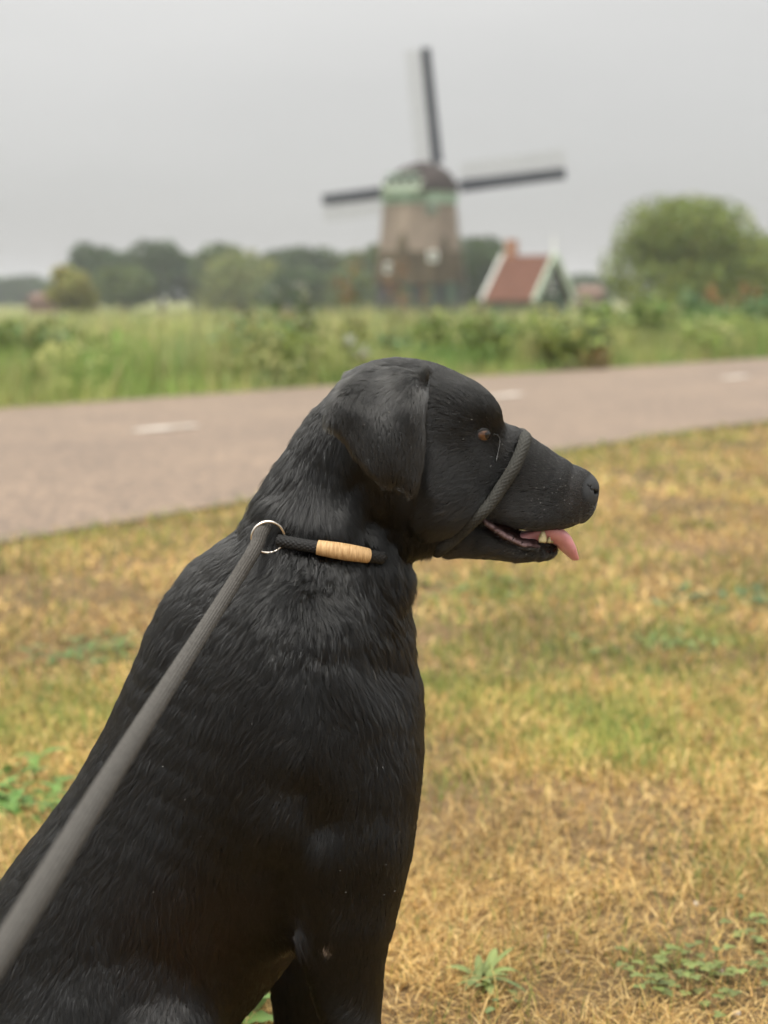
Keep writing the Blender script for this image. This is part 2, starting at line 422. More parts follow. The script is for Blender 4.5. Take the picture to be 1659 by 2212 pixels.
# cap: axis points away to the right; the light rear gable looks at us from the left
PHI = math.radians(27)
AX = np.array((math.sin(PHI), math.cos(PHI), 0)); RT = np.array((math.cos(PHI), -math.sin(PHI), 0)); UP = np.array((0, 0, 1.0))
C0 = np.array((WX, WY, 0))
zb0, zb1 = zpx(441), zpx(418)
frustum('curb', [(zb0+0.45, 80*wpx), (zb0-0.05, 81*wpx)], M_green2, mill, sub=1)
V, F = [], []                                     # oval green band above the curb
nb = 32
for z, k in ((zb0+0.40, 1.0), (zb1, 1.03)):
    for i in range(nb):
        a = 2*math.pi*i/nb; V.append(C0 + AX*math.cos(a)*2.95*k + RT*math.sin(a)*2.62*k + UP*z)
for i in range(nb): F.append((i, (i+1) % nb, nb+(i+1) % nb, nb+i))
F += [tuple(range(nb))[::-1], tuple(range(nb, 2*nb))]
mesh_obj('cap_band', V, F, M_green2, mill)
# thatched cap shell: pointed-arch sections, tall towards the sails
secs = [(-2.75, 1.55, 0.95), (-1.9, 1.95, 1.50), (-0.8, 2.42, 2.0), (0.4, 2.5, 2.28), (1.5, 2.3, 2.24), (2.5, 1.9, 2.05), (2.85, 1.7, 1.9)]
V, F = [], []; na = 15
for s, w, h in secs:
    for j in range(na):
        a = math.pi*j/(na-1); c_, s_ = math.cos(a), math.sin(a)
        V.append(C0 + AX*s + RT*w*np.sign(c_)*abs(c_)**1.25 + UP*(zb1 - 0.05 + h*s_**0.85))
for i in range(len(secs)-1):
    for j in range(na-1): F.append((i*na+j, i*na+j+1, (i+1)*na+j+1, (i+1)*na+j))
F += [tuple(range(na))[::-1], tuple((len(secs)-1)*na+j for j in range(na))]
mesh_obj('cap', V, F, M_capthatch, mill, smooth=True)
# rear gable boards with a row of little windows
gb = MB(); gb.box(C0 - AX*2.62 + UP*(zb1+0.38), (RT, AX, UP), (1.45, 0.30, 0.36)); gable = gb.build('rear_gable', M_green, mill)
for k in (-1.05, -0.35, 0.35, 1.05):
    g2 = MB(); g2.box(C0 - AX*2.95 + RT*k + UP*(zb1+0.62), (RT, AX, UP), (0.2, 0.05, 0.17)); g2.build('gable_window', M_glass, gable)
gb = MB(); gb.box(C0 - AX*2.55 + UP*(zb1+1.08), (RT, AX, UP), (1.15, 0.22, 0.12)); gb.build('gable_board', M_green2, gable)
# sails
HUB = C0 + AX*3.2 + UP*zpx(398)
sh = MB(); sh.tube([HUB - AX*0.9, HUB + AX*0.35], 0.32, 12); sh.build('windshaft', M_tar, mill)
RS = 293*wpx; TILT = math.radians(5)
for k in range(4):
    ang = math.radians(94.6 + 90*k)
    UPT = UP*math.cos(TILT) - AX*math.sin(TILT)   # the windshaft points a little upwards
    d = RT*math.cos(ang) + UPT*math.sin(ang)
    q = -RT*math.sin(ang) + UPT*math.cos(ang)     # the lattice side
    hub = HUB + AX*(0.12 if k % 2 else -0.12)
    mb = MB(); mb.bar(hub, hub + d*RS, 0.34, 0.30, AX, 0.24, 0.20); sail = mb.build('sail', M_sail, mill)
    mb = MB(); mb.bar(hub + d*1.7 - q*0.28, hub + d*(RS-0.05) - q*0.24, 0.10, 0.56, q); mb.build('wind_board', M_sail, sail)
    mb = MB()
    mb.tube([hub + d*1.7 + q*0.22 + AX*0.1, hub + d*4 + q*0.20 + AX*0.1, hub + d*(RS-0.15) + q*0.16 + AX*0.1], 0.13, 8); mb.build('furled_cloth', M_sail, sail)
    mb = MB()
    for r in np.linspace(1.9, RS-0.1, 26): mb.bar(hub + d*r + q*0.12, hub + d*r + q*1.42, 0.035, 0.05, AX)
    for w in (0.55, 0.98, 1.42): mb.bar(hub + d*1.85 + q*w + AX*0.04, hub + d*(RS-0.05) + q*w + AX*0.04, 0.035, 0.05, AX)
    mb.build('lattice', M_lath, sail)

# ================================================================== small house with red tiled roof
HD = 100.0; hpx = HD/FPX
house = empty('house', (P(1150, 640, HD)[0], HD, WG))
tag(house, 'small green wooden house with red tiled roof and pale barge boards beside the windmill', 'house')
M_tile = noise_mat('red_roof_tiles', (0.110, 0.048, 0.030), (0.16, 0.072, 0.046), 3.5, 0.8, 0.8, 4.5, spec=0.2, bdist=0.05)
M_brick = noise_mat('chimney_brick', (0.27, 0.13, 0.075), (0.36, 0.19, 0.12), 5, 0.85)
al = math.radians(36)
EX = np.array((math.cos(al), -math.sin(al), 0)); WV = np.array((math.sin(al), math.cos(al), 0))
apexR = P(1193, 553, HD); apexR[1] = HD; apexL = apexR - EX*3.4
hw, eave = 2.55, P(1100, 652, HD)[2]
hz = apexR[2]
base = lambda c, s: np.array((c[0]+WV[0]*s, c[1]+WV[1]*s, 0))
mb = MB()                                           # walls with gable ends
V = []
for c in (apexL+EX*0.12, apexR-EX*0.12):
    V += [base(c, -hw+0.15)+UP*WG, base(c, hw-0.15)+UP*WG, base(c, hw-0.15)+UP*(eave+0.1), np.array((c[0], c[1], hz-0.12)), base(c, -hw+0.15)+UP*(eave+0.1)]
mb.add(V, [(0,1,2,3,4), (9,8,7,6,5), (0,4,9,5), (1,6,7,2), (0,5,6,1)])
mb.build('wall', M_dgreen, house)
roof_slopes = []
for sg in (-1, 1):
    mb = MB(); up_n = WV*sg*(hz-eave) + UP*hw; up_n /= np.linalg.norm(up_n)
    a0, a1 = apexL - EX*0.15, apexR + EX*0.15
    e0, e1 = base(a0, sg*hw)+UP*eave, base(a1, sg*hw)+UP*eave
    top0, top1 = np.array(a0), np.array(a1)
    V = [top0, top1, e1, e0]; V = V + [q + up_n*0.10 for q in V]
    mb.add(V, [(0,1,2,3), (7,6,5,4), (0,4,5,1), (1,5,6,2), (2,6,7,3), (3,7,4,0)])
    rf = mb.build('roof_slope', M_tile, house)
    for k in range(9):                               # tile courses
        t_ = (k+0.6)/9; mb = MB(); pa, pb = top0+(e0-top0)*t_+up_n*0.115, top1+(e1-top1)*t_+up_n*0.115
        mb.bar(pa, pb, 0.20, 0.05, up_n); mb.build('tile_course', M_tile, rf)
    for nm, aa, ee, m_ in (('barge_board', top1, e1, M_green), ('barge_board', top0, e0, M_white)):
        mb = MB(); o_ = EX*0.09*(1 if aa is top1 else -1)
        mb.bar(aa+o_+up_n*0.08, ee+o_+up_n*0.08, 0.16, 0.42, up_n); mb.build(nm, m_, house)
mb = MB(); cp = apexL + EX*0.35; mb.box((cp[0], cp[1], hz+0.35), (EX, WV, UP), (0.30, 0.30, 0.75)); mb.build('chimney', M_brick, house)
mb = MB(); mb.tube([apexR+EX*0.1+UP*(-.1), apexR+EX*0.1+UP*0.9, apexR+EX*0.1+UP*1.45], [0.10, 0.05, 0.02], 8); mb.build('finial', M_white, house)
gw = MB(); gc = apexR + EX*0.0 + UP*(-1.9); gw.box(gc, (WV, EX, UP), (0.42, 0.06, 0.5)); w_ = gw.build('window', M_white, house)
gw = MB(); gw.box(gc+EX*0.06, (WV, EX, UP), (0.32, 0.03, 0.4)); gw.build('pane', M_glass, w_)
M_farmroof = noise_mat('old_roof_tiles', (0.13, 0.075, 0.05), (0.19, 0.11, 0.075), 2, 0.9)
# far farm roof between the house and the big tree, and one far left
for (u0, u1, v0, v1, dist, lab) in ((1246, 1300, 618, 642, 210, 'distant low red roofed farm house between the small green house and the round tree'), (70, 125, 634, 652, 190, 'distant low brick shed at the far end of the meadow below the horizon trees')):
    c = P((u0+u1)/2, 640, dist); w = (u1-u0)/2*dist/FPX; zt, ze = P(0, v0, dist)[2], P(0, (v0+v1)/2+3, dist)[2]
    hs = empty('farm_building', (c[0], dist, WG)); tag(hs, lab, 'building')
    mb = MB(); mb.box((c[0], dist, (ze+WG)/2), ((1,0,0),(0,1,0),(0,0,1)), (w*0.95, 3.0, (ze-WG)/2)); mb.build('wall', M_farmroof, hs)
    mb = MB(); mb.add([(c[0]-w, dist-3.4, ze), (c[0]+w, dist-3.4, ze), (c[0]+w*.9, dist, zt), (c[0]-w*.9, dist, zt), (c[0]-w, dist+3.4, ze), (c[0]+w, dist+3.4, ze)], [(0,1,2,3), (3,2,5,4), (0,3,4), (1,5,2), (0,4,5,1)]); mb.build('roof', M_farmroof, hs)

# ================================================================== trees
M_bark = noise_mat('bark', (0.045, 0.036, 0.027), (0.10, 0.082, 0.062), 6, 0.9, 0.6, 20, stretch=(1, 1, .3), bdist=0.02)
M_leaf = tint_mat('tree_leaves', rough=0.6, spec=0.2, trans=0.22)
def leaf_quads(C, size, seed, col, colvar=0.25, flat=0.35):
    r = np.random.default_rng(seed); n = len(C)
    a = r.normal(size=(n, 3)); a /= np.linalg.norm(a, axis=1, keepdims=True)
    b = r.normal(size=(n, 3)); b -= a*(a*b).sum(1, keepdims=True); b /= np.linalg.norm(b, axis=1, keepdims=True)
    s = size*(0.6+0.8*r.random(n))[:, None]
    V = np.stack([C - a*s, C + b*s*0.5, C + a*s, C - b*s*0.5], 1).reshape(-1, 3)
    F = np.arange(4*n).reshape(n, 4)
    g = (1 + colvar*r.normal(size=n)).clip(0.45, 1.7)[:, None]
    cols = np.asarray(col)*g; cols = cols*np.stack([1+0.12*r.normal(size=n), np.ones(n), 1+0.1*r.normal(size=n)], 1)
    return V, F, np.repeat(cols.clip(0.004, 0.6), 4, axis=0)
def tree(name, label, x, y, zg, height, rad, col, seed, n=5000, leaf=0.22, group=None, low=0.18, wide=1.0, lobes=11):
    r = np.random.default_rng(seed); t = empty(name, (x, y, zg)); tag(t, label, 'tree', group)
    # trunk with limbs
    mb = MB(); hc = height*(low+0.12)
    mb.tube([(x, y, zg-0.2), (x+0.1*rad*r.normal()*.4, y, zg+hc*0.5), (x+r.normal()*.05*rad, y+r.normal()*.05*rad, zg+hc), (x, y, zg+height*0.75)], [0.09*rad+.06, 0.075*rad+.04, 0.06*rad+.03, 0.015*rad+.01], 8)
    lob = []
    for k in range(lobes):
        a = 2*math.pi*(k+r.random())/lobes; e = r.random()
        rr = rad*wide*(0.35+0.38*r.random())*math.sqrt(max(0.1, 1-(e*0.9)**2)); zc = zg + height*(low+0.18 + (0.80-low)*e*0.82)
        lr = rad*(0.34+0.22*r.random())
        lob.append((np.array((x+rr*math.cos(a), y+rr*math.sin(a), min(zc, zg+height-lr*0.8))), lr))
    lob.append((np.array((x, y, zg+height*0.62)), rad*0.62))
    for c, lr in lob[:7]:
        p0 = np.array((x, y, zg+hc*(0.7+0.5*r.random()))); mb.tube([p0, (p0+c)/2+UP*0.05*height, c], [0.035*rad+.02, 0.022*rad+.01, 0.008*rad+.005], 6)
    mb.build('trunk', M_bark, t, smooth=True)
    w = np.array([q[1]**2 for q in lob]); w /= w.sum(); pick = r.choice(len(lob), n, p=w)
    dirs = r.normal(size=(n, 3)); dirs /= np.linalg.norm(dirs, axis=1, keepdims=True)
    rr = np.array([q[1] for q in lob])[pick]*(0.55+0.5*r.random(n)**0.6)
    C = np.array([q[0] for q in lob])[pick] + dirs*rr[:, None]*np.array((1, 1, 0.85))
    C = C[C[:, 2] > zg+height*low*0.8]
    lobc = (1+0.22*r.normal(size=(len(lob), 1))).clip(.6, 1.5)
    V, F, cols = leaf_quads(C, leaf, seed+5, col, 0.28)
    mesh_obj('crown', V, F, M_leaf, t, cols=cols)['kind'] = 'stuff'
    return t
TL = 190.0
def tl(u, vtop, wpx_, dist, col, seed, label, low=0.1, **kw):
    p = P(u, 640, dist); zt = P(u, vtop, dist)[2]; rad = 0.72*wpx_*dist/FPX
    tree('tree', label, p[0], dist, WG, zt-WG, rad, col, seed, leaf=0.34*dist/190, group='trees along the far meadow', low=low, **kw)
DK, MD, LT = (0.062, 0.096, 0.030), (0.105, 0.142, 0.038), (0.19, 0.215, 0.060)
tl(208, 526, 100, 195, DK, 1, 'dark broad tree at the far end of the tree row, behind the small yellow tree')
tl(272, 545, 90, 205, DK, 2, 'second dark tree from the far end of the row, rounded top')
tl(345, 516, 112, 195, DK, 3, 'tallest dark tree of the tree row across the meadow')
tl(268, 575, 100, 170, MD, 4, 'low mid green bush tree in front of the dark tree row', low=0.02)
tl(420, 548, 80, 210, DK, 5, 'narrow dark tree just beyond the tallest tree of the row')
tl(468, 528, 110, 195, MD, 6, 'dark round tree behind the pale green broad tree')
tl(525, 545, 150, 175, LT, 7, 'pale green broad round tree in the middle of the row', low=0.03)
tl(612, 540, 100, 205, DK, 8, 'dark tree immediately beyond the pale green broad tree')
tl(675, 535, 110, 200, DK, 9, 'dark tree in the middle between the pale broad tree and the windmill')
tl(738, 545, 95, 200, MD, 10, 'green tree one short of the windmill in the row')
tl(797, 520, 90, 190, MD, 12, 'green tree whose crown touches the windmill body')
tl(640, 585, 120, 165, DK, 14, 'low dark bush tree below the middle of the tree row', low=0.02)
tl(745, 590, 120, 165, MD, 15, 'low green bush tree beside the windmill foot', low=0.02)
tl(1035, 508, 110, 150, DK, 16, 'dark tree rising between the windmill and the red roofed house', low=0.05)
tl(160, 570, 80, 120, (0.27, 0.26, 0.07), 17, 'small yellowish green tree standing alone at the end of the row', low=0.12)
tl(1075, 590, 90, 160, DK, 18, 'low dark tree tucked behind the red roofed house', low=0.02)
for u, v, w, sd in ((10, 606, 70, 21), (60, 600, 80, 22), (110, 612, 60, 23), (-50, 600, 90, 24)):
    tl(u, v, w, 330, DK, sd, ['far off low tree on the horizon at the very edge of the picture', 'far off low tree on the horizon, second from the edge', 'far off low tree on the horizon next to the small yellow tree', 'far off low tree on the horizon just out of the picture'][sd-21], low=0.02, n=1800)
for u, v, w, sd in ((1265, 592, 70, 31), (1310, 600, 60, 32)):
    tl(u, v, w, 300, DK, sd, ['far off low tree just behind the gable of the small house', 'far off low tree beside the big round tree'][sd-31], low=0.02, n=1800)
bd = 80.0; bp_ = P(1490, 640, bd)
tree('tree', 'large round leafy tree standing alone beyond the road', bp_[0], bd, WG, P(1490, 428, bd)[2]-WG, 178*bd/FPX, (0.185, 0.225, 0.055), 41, n=26000, leaf=0.13, low=0.10, wide=1.12, lobes=22)
bp_ = P(1680, 640, bd+8)
tree('tree', 'dark green tree leaning out of the picture beside the large round tree', bp_[0], bd+8, WG, P(1680, 482, bd+8)[2]-WG, 100*bd/FPX, (0.15, 0.20, 0.06), 42, n=9000, leaf=0.14, low=0.06, lobes=12)

# ================================================================== verge: tall grass, reeds and weeds
M_blade = tint_mat('verge_grass', rough=0.6, spec=0.3, trans=0.35)
def blades(bx, by, bz, h, w, lean, cols, seg=3, seed=0, curl=0.8):
    """bent blades: seg quads each, narrowing to the tip"""
    r = np.random.default_rng(seed); n = len(bx)
    az = r.random(n)*2*np.pi; side = az + np.pi/2 + r.normal(0, 0.5, n)
    dx, dy = np.cos(az)*lean, np.sin(az)*lean
    wx, wy = np.cos(side)*w/2, np.sin(side)*w/2
    V = np.empty((n, 2*(seg+1), 3)); C = np.empty((n, 2*(seg+1), 3))
    for k in range(seg+1):
        s = k/seg; wd = (1-s)**0.7 if k < seg else 0.06
        x = bx + dx*h*(s**(1+curl)); y = by + dy*h*(s**(1+curl)); z = bz + h*s*np.sqrt(np.clip(1-(lean*s*0.75)**2, 0.08, 1))
        V[:, 2*k] = np.stack([x-wx*wd, y-wy*wd, z], 1); V[:, 2*k+1] = np.stack([x+wx*wd, y+wy*wd, z], 1)
        C[:, 2*k] = C[:, 2*k+1] = cols
    base = (np.arange(n)*2*(seg+1))[:, None]
    F = np.concatenate([base + np.array([[2*k, 2*k+1, 2*k+3, 2*k+2]]) for k in range(seg)], 0)
    return V.reshape(-1, 3), F, C.reshape(-1, 3)
def merge(parts):
    Vs, Fs, Cs, n = [], [], [], 0
    for V, F, C in parts: Vs.append(V); Fs.append(F+n); Cs.append(C); n += len(V)
    return np.vstack(Vs), np.vstack(Fs), np.vstack(Cs)
def verge():
    parts = []
    for (n, a0, a1, hmin, hmax, w, sd) in ((9000, -0.15, 0.5, .10, .32, .010, 1), (26000, 0.25, 2.2, .30, .62, .013, 2), (30000, 1.6, 6.5, .55, 1.05, .017, 3), (26000, 6, 16, 1.0, 1.75, .024, 4), (22000, 15, 45, 1.2, 1.95, .045, 5)):
        r = np.random.default_rng(100+sd)
        s = r.uniform(-12 if a1 < 10 else -45, 40 if a1 < 10 else 60, n); a = a0 + (a1-a0)*r.random(n) + edge_far(s)
        x = cN[0] + DIR[0]*s + NRM[0]*a; y = cN[1] + DIR[1]*s + NRM[1]*a
        keep = (y > 4) & (np.abs(x) < 0.30*y + 1.5 + 6*r.random(n)**2); x, y = x[keep], y[keep]; k = len(x)
        sc_ = 0.55 if a1 < 7 else 0.25
        f1 = fbm2(x*sc_+3, y*sc_+9, 31+sd, 3); f2 = fbm2(x*1.1+30, y*1.1, 61+sd, 3)
        h = (hmin + (hmax-hmin)*(0.25*r.random(k) + 0.75*np.clip((f1-0.25)*2, 0, 1)))
        pal = np.array([(0.160, 0.270, 0.065), (0.25, 0.315, 0.088), (0.36, 0.355, 0.135), (0.125, 0.215, 0.085), (0.44, 0.35, 0.17)])
        t_ = np.clip((f2-0.28)*2.2, 0, 0.999)*3; i0 = t_.astype(int); fr = (t_-i0)[:, None]
        c = pal[i0]*(1-fr) + pal[np.minimum(i0+1, 3)]*fr
        dry = r.random(k) < (0.08 if sd < 3 else 0.20)*np.clip(f1*2.2, .3, 1.8); c[dry] = pal[4]*(0.7+0.6*r.random(dry.sum()))[:, None]
        f3 = fbm2(x*0.9+70, y*0.9+12, 131, 3)
        c = c*(0.7+0.6*r.random(k))[:, None]*np.clip(0.30+1.30*f3, 0.45, 1.5)[:, None]
        parts.append(blades(x, y, land_z(x, y), h, w*(0.6+0.8*r.random(k)), 0.15+0.5*r.random(k), c, 3, 7+sd))
    V, F, C = merge(parts)
    tag(mesh_obj('verge_grass', V, F, M_blade, cols=C), 'tall green grass and reeds growing beyond the road', 'grass', kind='stuff')
verge()
def verge_weeds():
    """low broad-leaved growth mixed into the tall grass, too dense to tell plants apart"""
    r = np.random.default_rng(510); Cs, cols = [], []
    pal = np.array([(0.17, 0.25, 0.065), (0.28, 0.33, 0.09), (0.40, 0.40, 0.16), (0.12, 0.19, 0.08), (0.21, 0.265, 0.07)])
    for k in range(420):
        s = r.uniform(-9, 34); a = edge_far(s) + 0.5 + 11*r.random()**1.4
        x = cN[0] + DIR[0]*s + NRM[0]*a; y = cN[1] + DIR[1]*s + NRM[1]*a
        if y < 5 or abs(x) > 0.29*y+4: continue
        g = float(land_z(np.array([x]), np.array([y]))[0]); hh = 0.30+0.5*r.random()+max(0, -g)*0.85; rr = 0.25+0.45*r.random(); m_ = int(150*rr/0.4)
        d = r.normal(size=(m_, 3)); d /= np.linalg.norm(d, axis=1, keepdims=True); d[:, 2] = np.abs(d[:, 2])
        Cs.append(np.array((x, y, g)) + d*np.array((rr, rr, hh))*(0.55+0.45*r.random((m_, 1))))
        cols.append(np.tile(pal[r.integers(0, 5)]*(0.7+0.6*r.random()), (m_, 1)))
    C = np.vstack(Cs); V, F, cc = leaf_quads(C, 0.05, 511, (1, 1, 1), 0.22)
    cc = np.repeat(np.vstack(cols), 4, axis=0)*np.repeat((1+0.25*r.normal(size=len(C))).clip(.5, 1.6), 4)[:, None]
    tag(mesh_obj('verge_weeds', V, F, M_blade, cols=cc), 'dense leafy weeds growing among the tall verge grass', 'weeds', kind='stuff')
verge_weeds()
# leafy weeds of the verge
M_weed = tint_mat('weed_leaves', rough=0.55, spec=0.3, trans=0.2)
def weed(label, u, v, dist, hgt, rad, col, seed, n=500, leaf=0.05, name='weed_bush', group='bushy weeds along the verge', head=None, stems=9):
    """stems with leaves all along, and a flower head where there is one"""
    r = np.random.default_rng(seed); p = P(u, v, dist); x, y = p[0], dist; zg = float(land_z(np.array([x]), np.array([y]))[0])
    t = empty(name, (x, y, zg)); tag(t, label, 'plant', group)
    mb = MB(); tops = []
    for k in range(stems):
        a = r.random()*2*math.pi; rr = rad*math.sqrt(r.random()); hh = hgt*(0.65+0.35*r.random())
        tp_ = np.array((x+rr*math.cos(a), y+rr*math.sin(a), zg+hh)); b0 = np.array((x+0.25*rr*math.cos(a), y+0.25*rr*math.sin(a), zg-0.02)); mid = (b0+tp_)/2 + np.array((0.15*rr*math.cos(a), 0.15*rr*math.sin(a), 0.1*hh))
        mb.tube([b0, mid, tp_], [0.008, 0.006, 0.003], 5); tops.append((b0, mid, tp_))
    mb.build('stem', M_stem, t)
    k = r.integers(0, stems, n); s = r.random(n)**0.8
    B0 = np.array([q[0] for q in tops])[k]; M0 = np.array([q[1] for q in tops])[k]; T0 = np.array([q[2] for q in tops])[k]
    C = ((1-s)**2)[:, None]*B0 + (2*s*(1-s))[:, None]*M0 + (s**2)[:, None]*T0 + r.normal(0, 1, (n, 3))*np.array((.10, .10, .06))*min(1, rad*2)
    C[:, 2] = np.maximum(C[:, 2], zg+0.02)
    V, F, cols = leaf_quads(C, leaf, seed+1, col, 0.3); mesh_obj('leaves', V, F, M_weed, t, cols=cols)['kind'] = 'stuff'
    if head is not None:
        hc, hs, hn = head; cs_ = []
        for b0, mid, tp_ in tops:
            m_ = hn//stems; q = r.normal(0, 1, (m_, 3))*np.array((.035, .035, .07 if hs == 'spike' else .02)); cs_.append(tp_ + q)
        V, F, cols = leaf_quads(np.vstack(cs_), 0.018, seed+2, hc, 0.25); mesh_obj('flower_head', V, F, M_weed, t, cols=cols)['kind'] = 'stuff'
    return t
M_stem = noise_mat('weed_stem', (0.07, 0.08, 0.03), (0.13, 0.12, 0.05), 20, 0.8)
RD = ((0.27, 0.125, 0.055), 'spike', 160); WH = ((0.50, 0.50, 0.40), 'flat', 90)
weed('dark green bramble clump at the edge of the picture on the verge', 20, 760, 14.0, 0.62, 0.55, (0.10,0.14,0.04), 201, 1100, 0.06)
weed('dark leafy clump on the verge, second from the picture edge', 130, 740, 15.0, 0.72, 0.40, (0.12,0.17,0.045), 202, 900, 0.055)
weed('low yellow green clump at the road edge behind the dog', 1200, 740, 17.5, 0.55, 0.55, (0.20,0.24,0.06), 203, 900, 0.055)
weed('dark rounded weed clump close to the road edge on the verge', 1262, 745, 17.8, 0.50, 0.40, (0.09,0.13,0.04), 204, 900, 0.05)
weed('bluish green leafy clump far along the verge under the big tree', 1590, 690, 24.0, 0.95, 0.9, (0.12,0.19,0.08), 205, 1400, 0.07)
weed('bright green bush on the verge below the red roofed house', 1350, 700, 21.0, 0.80, 0.7, (0.18,0.24,0.065), 206, 1200, 0.06)
weed('yellow green bush on the verge below the windmill', 1010, 720, 17.0, 0.62, 0.6, (0.18,0.235,0.065), 207, 1000, 0.06)
DOCK = 'flowering weeds standing above the verge'
weed('tall rust brown dock plant in front of the windmill foot', 800, 640, 15.5, 1.16, 0.40, (0.13, 0.13, 0.05), 211, 60, 0.04, 'dock_plant', DOCK, RD, 5)
weed('rust brown dock plant just beside the one before the windmill', 868, 650, 17.0, 1.14, 0.30, (0.13, 0.13, 0.05), 212, 50, 0.04, 'dock_plant', DOCK, RD, 4)
weed('orange brown dock patch before the big round tree', 1575, 640, 27.0, 1.35, 0.55, (0.12, 0.12, 0.05), 213, 500, 0.06, 'dock_plant', DOCK, ((0.32, 0.165, 0.07), 'spike', 1500), 14)
weed('small rusty dock patch next to the trunk side of the big tree', 1500, 640, 28.0, 1.25, 0.35, (0.12, 0.12, 0.05), 214, 300, 0.06, 'dock_plant', DOCK, ((0.32, 0.17, 0.075), 'spike', 900), 9)
weed('pale white umbel flowers standing over the verge below the tree row', 640, 660, 16.0, 0.95, 0.30, (0.08, 0.11, 0.035), 215, 250, 0.04, 'umbel_plant', DOCK, WH, 7)
weed('single white flower plant low in the grass behind the dog head', 768, 745, 14.0, 0.42, 0.08, (0.08, 0.11, 0.035), 216, 40, 0.04, 'umbel_plant', DOCK, WH, 2)
weed('white umbel plant among the grass near the picture edge', 65, 690, 17.0, 0.80, 0.3, (0.08, 0.11, 0.035), 217, 200, 0.04, 'umbel_plant', DOCK, WH, 6)
weed('straw coloured seeding plant on the verge under the pale broad tree', 560, 690, 16.0, 0.72, 0.4, (0.16, 0.15, 0.06), 218, 300, 0.04, 'umbel_plant', DOCK, ((0.42, 0.34, 0.17), 'flat', 400), 8)
weed('rusty weed by the road edge below the small house', 1290, 790, 17.2, 0.16, 0.16, (0.19, 0.15, 0.06), 219, 120, 0.035, 'dock_plant', DOCK, RD, 5)

# ================================================================== lawn: dry matted grass
M_dry = tint_mat('lawn_grass', rough=0.65, spec=0.3, trans=0.18)
STRAW = np.array([(0.55, 0.345, 0.115), (0.76, 0.55, 0.235), (0.38, 0.222, 0.070), (0.61, 0.42, 0.14), (0.20, 0.115, 0.045)])
GREEN = np.array([(0.17, 0.225, 0.045), (0.25, 0.275, 0.065), (0.36, 0.33, 0.085), (0.12, 0.18, 0.05)])
GSPOT = [G(1050,1420), G(1250,1560), G(1130,1280), G(1460,1395), G(960,1470), G(1180,1440), G(980,1710), G(210,1410), G(60,1560)]
GSPR = [(.55,.30), (.30,.2), (.25,.2), (.25,.2), (.25,.2), (.4,.25), (.08,.06), (.12,.10), (.2,.15)]
def greenness(x, y):
    g = np.clip((fbm2(x*1.5+11, y*0.95+2, 71, 3)-0.56)*4.0, 0, 1)*0.55
    g = np.maximum(g, np.clip((fbm2(x*6+1, y*5+4, 77, 2)-0.66)*6, 0, 1)*0.7)
    for p, (sx, sy) in zip(GSPOT, GSPR):
        d = ((x-p[0])/sx)**2 + ((y-p[1])/(sy*1.6))**2
        g = np.maximum(g, np.exp(-d)*(0.2+1.3*fbm2(x*9, y*7, 83, 2)))
    a = -across(x, y); s = (x-cN[0])*DIR[0] + (y-cN[1])*DIR[1]; a = a + edge_near(s)
    return np.maximum(g, np.clip(1-a/1.1, 0, 1)*0.75*(0.5+fbm2(x*3, y*3, 88, 2)))
def lawn():
    parts = []
    for (n, y0, y1, hm, seg, sd) in ((150000, 1.12, 3.2, .032, 3, 1), (170000, 1.12, 14.0, .034, 3, 2), (110000, 0.5, 15.0, .036, 2, 3)):
        r = np.random.default_rng(300+sd)
        y = y0*np.exp(r.random(n)*math.log(y1/y0)) if sd > 1 else y0 + (y1-y0)*r.random(n)**1.5
        x = (r.random(n)*2-1)*(0.285*y+0.12); w = 0.00155*(y/1.5)**(0.95 if sd == 2 else 0.6)
        if sd == 3:                              # thinner growth to either side of the view
            x = np.where(r.random(n) < 0.5, -1, 1)*(0.28*y + r.random(n)*(0.45*y+1.3)); w = 0.0032*(y/1.5)**0.9
        a = across(x, y); s = (x-cN[0])*DIR[0] + (y-cN[1])*DIR[1]
        dens = fbm2(x*2.6, y*2.6, 92, 3); bare = np.clip((0.43-dens)*7, 0, 0.95)
        k = (a < edge_near(s)+0.02+0.05*r.random(n)) & (r.random(n) > bare*0.8); x, y, w = x[k], y[k], w[k]; m_ = len(x)
        g = greenness(x, y); isg = r.random(m_) < np.clip(g, 0, 0.9)*0.85 + 0.04
        ci = r.integers(0, 5, m_); c = STRAW[ci]*(0.75+0.5*r.random(m_))[:, None]
        gc = GREEN[r.integers(0, 4, m_)]*(0.75+0.5*r.random(m_))[:, None]; c[isg] = gc[isg]
        # patches of darker, browner thatch
        c *= np.clip(0.45+1.1*fbm2(x*2.6+40, y*2.2, 95, 4), 0.5, 1.35)[:, None]
        h = hm*(0.45+0.9*r.random(m_)); lean = np.where(isg, 0.25+0.6*r.random(m_), 0.75+0.5*r.random(m_))
        flatb = (~isg) & (r.random(m_) < 0.68)
        V, F, C = blades(x, y, np.zeros(m_), h, w*(0.6+0.8*r.random(m_)), lean, c, seg, 40+sd, 0.5)
        V = V.reshape(m_, -1, 3); V[flatb, :, 2] *= 0.28; V[:, :, 2] += 0.001 + 0.012*r.random(m_)[:, None]*flatb[:, None]
        parts.append((V.reshape(-1, 3), F, C) if seg == 3 else (V.reshape(-1, 3), F, C))
    V, F, C = merge(parts)
    V[:, 2] += (np.exp(-((V[:, 0]/4)**2 + ((V[:, 1]-3)/6)**2))*0.02*(fbm2(V[:, 0]*1.3+5, V[:, 1]*1.3, 9)-0.5))
    tag(mesh_obj('dry_lawn', V, F, M_dry, cols=C), 'dry straw coloured matted lawn grass with green patches', 'grass', kind='stuff')
lawn()
